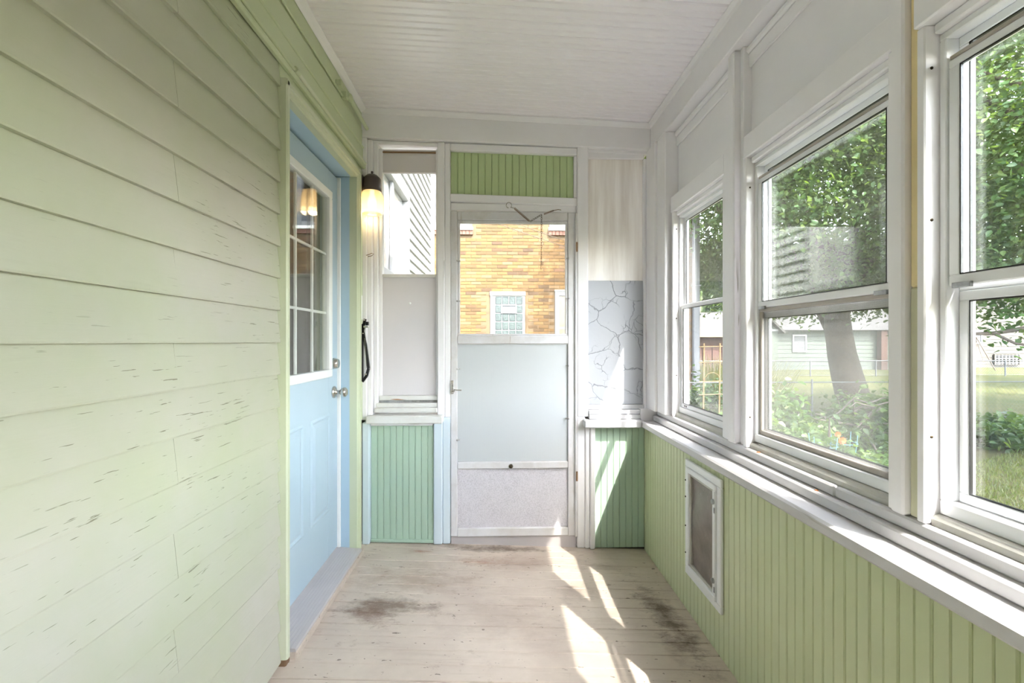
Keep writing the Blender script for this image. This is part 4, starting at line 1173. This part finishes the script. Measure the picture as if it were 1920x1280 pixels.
def crown_points(c, R, nclump, per, spread, zmin=None, shell=0.5):
    P = []; Nn = []
    c = np.array(c); R = np.array(R)
    for k in range(nclump):
        u = RNG.normal(size=3); u /= np.linalg.norm(u)
        r = shell + (1 - shell) * RNG.random() ** 0.6
        q = c + u * R * r
        if zmin is not None and q[2] < zmin: q[2] = zmin + RNG.random() * 0.5
        o = RNG.normal(size=(per, 3)) * np.array([spread, spread, spread * 0.55])
        P.append(q + o)
        nn = np.tile(u * 0.5 + np.array([0, 0, 0.9]), (per, 1)); Nn.append(nn)
    return np.concatenate(P), np.concatenate(Nn)
def tree(name, label, base, top, r0, crown, R, nclump, per, spread, leaf, mat='leaf', zmin=None, nbr=9, lean=(0, 0), shell=0.5):
    t = tag(empty(name, base), label, 'tree')
    bx_, by_, bz = base
    pts = []; rs = []
    H = top - bz
    for k in range(9):
        f = k / 8
        pts.append((bx_ + lean[0] * f + 0.06 * math.sin(f * 7 + bx_), by_ + lean[1] * f, bz - 0.05 + H * f))
        rs.append(r0 * (1.28 - f * 3 if f < 0.08 else (1.04 - 0.5 * f)))
    MB().tube(pts, rs, 14).build('trunk', 'bark', t)
    br = MB()
    for k in range(nbr):
        f = 0.45 + 0.55 * (k + 0.5) / nbr
        p = Vector(pts[int(f * 8)])
        an = k * 2.4 + bx_
        e = Vector((crown[0] + R[0] * 0.75 * math.cos(an), crown[1] + R[1] * 0.75 * math.sin(an), crown[2] + R[2] * random.uniform(-0.45, 0.5)))
        mid = p.lerp(e, 0.5) + Vector((0, 0, 0.35))
        br.tube([p, p.lerp(mid, .5) + Vector((0, 0, .1)), mid, mid.lerp(e, .55), e], [r0 * .42, r0 * .33, r0 * .22, r0 * .14, r0 * .05], 7)
    br.build('branches', 'bark', t)
    P, Nn = crown_points(crown, R, nclump, per, spread, zmin, shell)
    o = put('foliage', leaves_mesh('foliage', P, leaf, Nn), mat, t); o['kind'] = 'stuff'
    return t
tree('shade_tree', 'big tree with thick leaning trunk behind the garden, seen through the wide window', (8.25, 10.2, GZ), 3.6, 0.34, (8.3, 11.0, 5.6), (4.3, 3.6, 4.2), 800, 110, 0.42, 0.10, zmin=2.2, lean=(-0.55, 0.3))
tree('shade_tree', 'leafy tree by the corner of the brick house', (4.45, 8.45, GZ), 4.5, 0.16, (4.35, 7.4, 5.5), (2.1, 1.9, 2.6), 320, 130, 0.34, 0.078, zmin=2.6, lean=(0.3, -0.3))
tree('shade_tree', 'near tree whose leaves fill the rightmost window', (10.2, 5.6, GZ), 4.2, 0.26, (9.0, 6.6, 5.0), (3.5, 2.6, 3.4), 640, 120, 0.36, 0.085, zmin=1.75, lean=(-0.3, 0.2))
tree('shade_tree', 'shade tree standing in the side yard beyond the right edge of the picture', (10.6, 0.6, GZ), 4.5, 0.28, (9.5, 0.9, 6.2), (3.0, 2.6, 2.4), 95, 60, 0.38, 0.2, zmin=3.6)
tree('shade_tree', 'shade tree farther out in the side yard, beyond the right edge of the picture', (17.5, 7.5, GZ), 4.5, 0.3, (17.0, 7.5, 6.4), (4.0, 3.4, 2.8), 170, 60, 0.45, 0.28, zmin=3.2)
tree('shade_tree', 'shade tree by the neighbours lawn, beyond the right edge of the picture', (27, 13.5, GZ), 5, 0.3, (26.5, 13.5, 7), (5, 4, 3.2), 170, 60, 0.5, 0.34, zmin=3.4)
lb = MB()
lb.tube([(9.9, 5.9, 2.0), (8.9, 6.6, 1.62), (7.9, 7.0, 1.40), (7.2, 7.05, 1.38), (6.75, 6.7, 1.32)], [0.05, 0.04, 0.032, 0.022, 0.01], 7)
lb.tube([(7.9, 7.0, 1.40), (7.9, 6.7, 1.24), (8.3, 6.4, 1.14), (8.8, 6.2, 1.16)], [0.025, 0.018, 0.014, 0.006], 6)
lbt = tag(empty('low_branch', (9.9, 5.9, 2.0)), 'low leafy branch hanging across the rightmost window', 'branch')
lb.build('limb', 'twig', lbt)
P_ = np.concatenate([np.array(p) + RNG.normal(size=(60, 3)) * np.array([.34, .3, .16]) for p in ((7.0, 6.9, 1.6), (7.5, 7.0, 1.75), (7.9, 7.0, 1.85), (8.3, 6.8, 1.7), (8.5, 6.7, 1.45), (7.9, 6.7, 1.35), (8.7, 6.3, 1.3), (9.0, 6.5, 1.8), (7.2, 6.8, 2.0))])
o = put('foliage', leaves_mesh('foliage', P_, 0.10, np.tile([0, -.3, .9], (len(P_), 1))), 'leaf', lbt); o['kind'] = 'stuff'
for k, (x, y_, z, r, lab) in enumerate(((17, 40, 5.5, 6, 'hazy distant tree behind the tan-roofed garage'), (30, 46, 6, 7.5, 'hazy distant tree rising behind the mint house'), (52, 44, 6.5, 8, 'hazy distant tree beyond the cream house'))):
    tree('distant_tree', lab, (x, y_, GZ), 4, 0.4, (x, y_, z), (r, r * .8, r * .75), 150, 60, 0.9, 0.6, 'leaf_far', zmin=1.2, nbr=5, shell=0.3)

# fences
def fence(name, label, xs, y_, ztop, pitch, wire, mats='fence_grey', rail=0.016, bottom=True):
    f = tag(empty(name, ((xs[0] + xs[-1]) / 2, y_, GZ)), label, 'fence')
    for x in xs:
        MB().tube([(x, y_, GZ - 0.02), (x, y_, ztop + 0.05)], rail * 1.4, 8).build('post', mats, f)
    MB().tube([(xs[0], y_, ztop), (xs[-1], y_, ztop)], rail, 8).build('top_rail', mats, f)
    if bottom:
        MB().tube([(xs[0], y_, GZ + 0.06), (xs[-1], y_, GZ + 0.06)], rail * .4, 6).build('bottom_wire', mats, f)
    m = MB(); h = ztop - GZ - 0.06
    x = xs[0] - h
    while x < xs[-1]:
        for s in (1, -1):
            xa, xb = (x, x + h) if s > 0 else (x + h, x)
            za, zb_ = GZ + 0.06, ztop
            def clip(xa, za, xb, zb_):
                out = []
                for (xx, zz, xo, zo) in ((xa, za, xb, zb_), (xb, zb_, xa, za)):
                    if xx < xs[0]: t = (xs[0] - xx) / (xo - xx); xx, zz = xs[0], zz + (zo - zz) * t
                    elif xx > xs[-1]: t = (xs[-1] - xx) / (xo - xx); xx, zz = xs[-1], zz + (zo - zz) * t
                    out.append((xx, zz))
                return out
            if max(xa, xb) <= xs[0] or min(xa, xb) >= xs[-1]: continue
            (p, q), (r, t) = clip(xa, za, xb, zb_)
            m.tube([(p, y_ + 0.004 * s, q), (r, y_ + 0.004 * s, t)], wire, 3, False, False)
        x += pitch
    o = m.build('chain_mesh', mats, f); o['kind'] = 'stuff'
    return f
fence('chain_link_fence', 'near chain-link fence crossing in front of the tree trunk', [3.25, 5.4, 7.6, 9.6, 12.0, 14.5, 17], 7.65, 0.57, 0.075, 0.0012, rail=0.011)
fence('chain_link_fence', 'far chain-link fence across the sunny lawn', [9, 12.4, 15.8, 19.2, 22.6, 26, 29.4, 33], 22.5, 0.29, 0.13, 0.005, rail=0.024)
# rusty trellis by the fence
tr = tag(empty('garden_trellis', (3.55, 7.5, GZ)), 'rusty iron trellis of two posts and crossbars seen through the narrow window', 'trellis')
for x in (3.43, 3.70):
    MB().tube([(x, 7.5, GZ), (x + 0.02, 7.5, 1.24)], 0.013, 6).build('post', 'rust', tr)
for z in (1.18, 0.92, 0.60, 0.38):
    MB().tube([(3.36, 7.49, z), (3.80, 7.49, z + 0.01)], 0.008, 6).build('crossbar', 'rust', tr)
MB().tube([(3.58 + 0.13 * math.cos(a), 7.48, 0.62 + 0.13 * math.sin(a)) for a in np.linspace(0.2, 3.2, 12)], 0.006, 6).build('scroll', 'rust', tr)

# garden plants
def bush(name, label, base, h, w, n, leaf, mat='leaf_plant', cat='plant', flowers=(), group=None, stems=5):
    t = tag(empty(name, base), label, cat, group)
    b = Vector(base)
    st = MB(); tips = []
    for k in range(stems):
        an = k * 2.4 + base[0] * 3
        e = b + Vector((w * 0.7 * math.cos(an), w * 0.7 * math.sin(an), h * random.uniform(.75, 1.0)))
        md = b.lerp(e, .5) + Vector((0, 0, h * .12))
        st.tube([b + Vector((0.04 * math.cos(an), 0.04 * math.sin(an), -0.02)), md, e], [.012, .009, .004], 5); tips += [b.lerp(md, .6), md, md.lerp(e, .5), e]
    st.build('stems', 'stem', t)
    P = np.concatenate([np.array(p) + RNG.normal(size=(n // len(tips), 3)) * np.array([w * .27, w * .27, h * .13]) for p in tips])
    P[:, 2] = np.maximum(P[:, 2], GZ + 0.04)
    Nn = np.tile([0, 0, 1.0], (len(P), 1))
    o = put('foliage', leaves_mesh('foliage', P, leaf, Nn, 0.6), mat, t); o['kind'] = 'stuff'
    for (dx, dy, dz, r, m_) in flowers:
        f = MB()
        c = b + Vector((dx, dy, dz))
        if m_ == 'orange':
            for a in range(3):
                for q in range(9):
                    an = q * 2 * math.pi / 9 + a * .4; rr = r * (1 - a * .28)
                    d = Vector((math.cos(an), -0.35, math.sin(an) * .9)); s = Vector((-math.sin(an), 0, math.cos(an))) * r * .28
                    y_ = Vector((0, -a * r * .18, 0))
                    f.add([c + y_, c + y_ + d * rr * .6 + s, c + y_ + d * rr, c + y_ + d * rr * .6 - s], [(0, 1, 2, 3)])
            f.build('flower', m_, t)
        else:
            f.lathe([(0, -r), (r * .6, -r * .8), (r, -.1 * r), (r * .9, r * .4), (r * .45, r * .8), (0, r * .72)], c, 'z', 12).build('fruit', m_, t)
    return t
bush('garden_plant', 'pale green bushy plant at the left end of the garden bed', (3.95, 6.55, GZ), 1.05, .42, 900, .11, flowers=((-.02, -.42, .36, .045, 'red'),))
bush('garden_plant', 'small plant with red fruit low at the left window edge', (3.55, 6.2, GZ), .75, .34, 600, .10, flowers=((.05, -.30, .30, .04, 'red'), (.12, -.3, .26, .035, 'red')))
bush('flowering_plant', 'leafy plant carrying two orange flowers in the middle of the garden bed', (4.10, 5.75, GZ), .62, .36, 700, .085, flowers=((.10, -.32, .56, .055, 'orange'), (.06, -.30, .63, .045, 'orange')))
bush('flowering_plant', 'leafy plant with one yellow-orange flower near the bare lawn', (4.55, 5.25, GZ), .42, .34, 600, .08, flowers=((.18, -.28, .30, .05, 'orange'),))
bush('garden_plant', 'low broad-leaved plant in front of the orange flowers', (4.0, 5.15, GZ), .36, .42, 500, .12)
bush('garden_plant', 'pale leafy plant behind the orange flowers', (4.35, 6.4, GZ), .62, .36, 600, .10)
bush('garden_shrub', 'dark green shrub at the foot of the big tree', (5.75, 6.9, GZ), .80, .55, 1300, .11, 'leaf_dark', 'shrub', flowers=((.1, -.5, .42, .05, 'orange'),))
bush('garden_shrub', 'dark green shrub spilling out under the brush pile', (5.15, 6.85, GZ), .62, .5, 1100, .10, 'leaf_dark', 'shrub')
bush('garden_shrub', 'light-tipped shrub in front of the fence beside the trunk', (6.15, 7.15, GZ), .9, .4, 900, .10, 'leaf_plant', 'shrub')
bush('garden_shrub', 'low leafy shrub along the fence, seen in the rightmost window', (8.35, 7.35, GZ), .42, .75, 1500, .12, 'leaf_dark', 'shrub', stems=9)
bush('garden_shrub', 'low dark shrub at the right end of the shrubs along the fence', (9.6, 7.35, GZ), .42, .75, 1300, .12, 'leaf_dark', 'shrub', stems=9)
bush('garden_shrub', 'green bush behind the rusty trellis', (3.65, 7.95, GZ), 1.0, .36, 1100, .10, 'leaf_dark', 'shrub')
bush('garden_shrub', 'bright yellow-green shoot at the lower corner of the narrow window', (3.02, 5.75, GZ), .95, .12, 160, .09, 'leaf_plant', 'shrub', stems=3)
P_ = np.column_stack([RNG.uniform(3.2, 7.0, 900), RNG.uniform(11.5, 15, 900), np.zeros(900)])
# tall dry grass behind the fence
def blades(name, X, Y_, h, w, mat, label, cat):
    N = len(X)
    an = RNG.uniform(0, 6.28, N); H = h * RNG.uniform(.5, 1.2, N)
    dx, dy = np.cos(an) * w, np.sin(an) * w
    lx, ly = RNG.normal(size=N) * H * .35, RNG.normal(size=N) * H * .35
    V = np.empty((N, 3, 3)); z = np.full(N, GZ)
    V[:, 0] = np.column_stack([X - dx, Y_ - dy, z]); V[:, 1] = np.column_stack([X + dx, Y_ + dy, z]); V[:, 2] = np.column_stack([X + lx, Y_ + ly, z + H])
    me = bpy.data.meshes.new(name)
    me.vertices.add(N * 3); me.vertices.foreach_set('co', V.ravel())
    me.loops.add(N * 3); me.loops.foreach_set('vertex_index', np.arange(N * 3, dtype=np.int32))
    me.polygons.add(N); me.polygons.foreach_set('loop_start', np.arange(0, N * 3, 3, dtype=np.int32))
    me.update(calc_edges=True)
    return tag(put(name, me, mat, None), label, cat, kind='stuff')
blades('tall_grass', RNG.uniform(4.6, 7.0, 2500), RNG.uniform(11.0, 12.2, 2500), 1.25, .012, 'straw', 'tall dry straw-coloured grass behind the trellis', 'grass')
r_ = RNG.random(70000) ** 0.7
gx = 3.0 + r_ * 13; gy = RNG.uniform(2.6, 7.3, 70000) * (0.6 + r_ * 0.9)
blades('lawn_grass', gx, gy, .055, .006, 'grass', 'short dry grass blades of the near lawn', 'grass')

# brush pile of dry branches
bp = tag(empty('brush_pile', (5.55, 6.95, GZ)), 'heap of dry dark branches lying on the shrubs by the tree trunk', 'brush pile')
for k in range(26):
    an = random.uniform(-0.5, 3.6); L = random.uniform(.5, 1.1)
    c = Vector((5.45 + random.uniform(-.35, .35), 6.75 + random.uniform(-.2, .2), 0.08 + random.uniform(-.25, .22)))
    d = Vector((math.cos(an), random.uniform(-.4, .4), math.sin(an) * .45)).normalized()
    MB().tube([c - d * L / 2, c + Vector((0, 0, .05)), c + d * L * .3 + Vector((0, 0, .09)), c + d * L / 2], [.016, .014, .009, .004], 5).build('dry_branch', 'twig', bp)
bp2 = tag(empty('log_pile', (9.4, 7.95, GZ)), 'pale heap of twigs and split wood behind the fence on the right', 'brush pile')
for k in range(34):
    c = Vector((9.4 + random.uniform(-1.6, 1.6), 8.0 + random.uniform(-.15, .25), GZ + .05 + random.uniform(0, .30)))
    d = Vector((1, random.uniform(-.35, .35), random.uniform(-.22, .22))).normalized(); L = random.uniform(.5, 1.2)
    MB().tube([c - d * L / 2, c, c + d * L / 2], [.03, .032, .026], 6).build('stick', 'bark', bp2)
# wire cages and stakes in the bed
for (x, y_, h, lab) in ((3.98, 5.45, .62, 'pale blue wire plant cage in front of the orange flowers'), (4.35, 5.6, .62, 'pale blue wire plant cage right of the orange flowers')):
    cg = tag(empty('plant_cage', (x, y_, GZ)), lab, 'plant cage')
    for k in range(4):
        an = k * math.pi / 2 + .4
        MB().tube([(x + .10 * math.cos(an), y_ + .10 * math.sin(an), GZ), (x + .17 * math.cos(an), y_ + .17 * math.sin(an), GZ + h)], .004, 5).build('upright_wire', 'wire_blue', cg)
    for z, r in ((.25, .125), (.5, .155)):
        MB().tube([(x + r * math.cos(a), y_ + r * math.sin(a), GZ + z) for a in np.linspace(0, 2 * math.pi, 17)], .004, 5).build('wire_ring', 'wire_blue', cg)
tag(MB().tube([(4.12, 5.55, GZ), (4.135, 5.55, GZ + .40), (4.14, 5.55, GZ + .82)], [.028, .026, .006], 8).build('wooden_stake', 'bark'), 'pointed wooden stake standing behind the orange flowers', 'stake')
tag(MB().tube([(4.32, 7.3, GZ), (4.36, 7.3, 1.02)], .022, 8).build('fence_pole', 'bark'), 'leaning dark pole at the left edge of the screened window', 'pole')
tag(MB().tube([(4.62, 4.9, GZ), (4.64, 4.9, .0), (4.70, 4.9, .10), (4.78, 4.9, .06), (4.79, 4.9, -.1)], .010, 8).build('shepherd_hook', 'black'), 'black curved garden hook among the front plants', 'garden hook')

# ---------------------------------------------------------------- far houses
def lap_wall(parent, x0, x1, y_, z0, z1, step, mat):
    z = z0
    while z < z1:
        MB().prism([(0, z), (-.035, z), (-.03, z + .02), (-.005, min(z + step, z1)), (0, min(z + step, z1))], lambda u, d, l: (l, y_ + u, d), x0, x1).build('siding_board', mat, parent)
        z += step
ga = tag(empty('garage', (11.6, 25, GZ)), 'low garage with tan roof and red-brown front seen through the narrow window', 'garage')
B('wall', 'garage_brown', ga, 9.4, 14.0, 24.6, 29, GZ, 1.55, 0)
for k in range(8):
    B('door_panel', 'garage_brown', ga, 9.6 + k * .54, 10.1 + k * .54, 24.55, 24.6, GZ, 1.05, 0.01)
B('fascia_board', 'fascia', ga, 9.1, 14.3, 24.05, 24.12, 1.50, 1.68, 0.01)
MB().prism([(24.1, 1.62), (26.8, 3.0), (29.4, 1.62)], lambda u, d, l: (l, u, d), 9.1, 14.3).build('roof', 'roof_tan', ga)
mh = tag(empty('mint_house', (21, 28, GZ)), 'pale mint house with a gabled end behind the screened window', 'house')
B('wall', 'mint', mh, 16.9, 27.2, 28.05, 35, GZ, 2.1, 0)
lap_wall(mh, 16.9, 27.2, 28.04, GZ, 2.1, .26, 'mint')
MB().prism([(27.5, 1.98), (31.5, 4.0), (35.5, 1.98)], lambda u, d, l: (l, u, d), 16.6, 27.6).build('roof', 'roof_grey', mh)
MB().prism([(14.3, GZ), (16.95, GZ), (16.95, 1.95), (15.6, 3.2), (14.3, 1.95)], lambda u, d, l: (u, l, d), 27.0, 33).build('gable_wing', 'mint', mh)
for (xa, xb) in ((15.62, 17.2), (15.62, 14.05)):
    s = 1 if xb > xa else -1
    MB().prism([(xa, 3.22), (xb, 1.75), (xb, 1.90), (xa, 3.38)], lambda u, d, l: (u, l, d), 26.7, 33.3).build('roof', 'roof_grey', mh)
B('belt_board', 'white_siding', mh, 14.3, 16.95, 26.95, 27.0, 1.9, 2.02, 0)
gw_ = frame_ring(MB(), 15.0, 16.0, .55, 1.75, 26.94, 27.0, .12).build('window', 'white_siding', mh)
B('pane', 'window_dark', gw_, 15.12, 15.88, 26.97, 26.99, .67, 1.63, 0)
B('mullion', 'white_siding', gw_, 15.46, 15.54, 26.945, 26.97, .67, 1.63, 0)
MB().lathe([(0, -.05), (.30, -.05), (.30, 0), (0, 0)], (15.62, 27.0, 2.55), 'y', 4).build('gable_vent', 'white_siding', mh)
for x in (18.5, 21.5):
    f_ = frame_ring(MB(), x, x + .9, .6, 1.7, 27.95, 28.02, .08).build('window', 'white_siding', mh)
    B('pane', 'window_dark', f_, x + .08, x + .82, 27.98, 28.0, .68, 1.62, 0)
B('porch_post', 'garage_brown', mh, 23.9, 24.3, 27.6, 27.95, GZ, 2.0, 0.01)
ch2 = tag(empty('cream_house', (38, 30, GZ)), 'cream lap-sided house behind the lawn in the rightmost window', 'house')
B('wall', 'cream', ch2, 29.5, 50, 30.05, 38, GZ, 4.6, 0)
lap_wall(ch2, 29.5, 50, 30.04, GZ, 4.6, .24, 'cream')
MB().prism([(29.3, 4.5), (34, 7.0), (38.6, 4.5)], lambda u, d, l: (l, u, d), 29.0, 50.5).build('roof', 'roof_grey', ch2)
f_ = frame_ring(MB(), 31.6, 33.0, 1.10, 1.95, 29.92, 30.0, .12).build('window', 'outer_white', ch2)
B('pane', 'window_dark', f_, 31.72, 32.88, 29.96, 29.98, 1.22, 1.83, 0)
B('mullion', 'outer_white', f_, 32.26, 32.34, 29.925, 29.96, 1.22, 1.83, 0)
lt = frame_ring(MB(), 33.8, 35.6, -.35, .42, 29.9, 29.98, .06).build('lattice_vent', 'cream', ch2)
for k in range(7):
    B('lattice_bar', 'outer_white', lt, 33.86 + k * .25, 33.92 + k * .25, 29.92, 29.96, -.29, .36, 0)
for k in range(4):
    B('lattice_bar', 'outer_white', lt, 33.86, 35.54, 29.925, 29.955, -.22 + k * .16, -.17 + k * .16, 0)
# garden swing in front of the cream house
sw = tag(empty('garden_swing', (29.2, 27.2, GZ)), 'brown hanging garden swing bench in front of the cream house', 'garden swing')
sxc, syc = 29.2, 27.2
B('seat', 'swing', sw, sxc - .65, sxc + .65, syc - .25, syc + .25, 0.02, .08, 0.01)
B('backrest', 'swing', sw, sxc - .65, sxc + .65, syc + .25, syc + .31, .08, .48, 0.01)
for x in (-.75, .75):
    MB().tube([(sxc + x * 1.25, syc - .6, GZ), (sxc + x * .5, syc, 1.55)], .03, 6).build('leg', 'swing', sw)
    MB().tube([(sxc + x * 1.25, syc + .6, GZ), (sxc + x * .5, syc, 1.55)], .03, 6).build('leg', 'swing', sw)
    MB().tube([(sxc + x * .8, syc - .2, .08), (sxc + x * .45, syc, 1.5)], .014, 5).build('chain', 'swing', sw)
MB().tube([(sxc - .6, syc, 1.55), (sxc + .6, syc, 1.55)], .035, 6).build('top_beam', 'swing', sw)
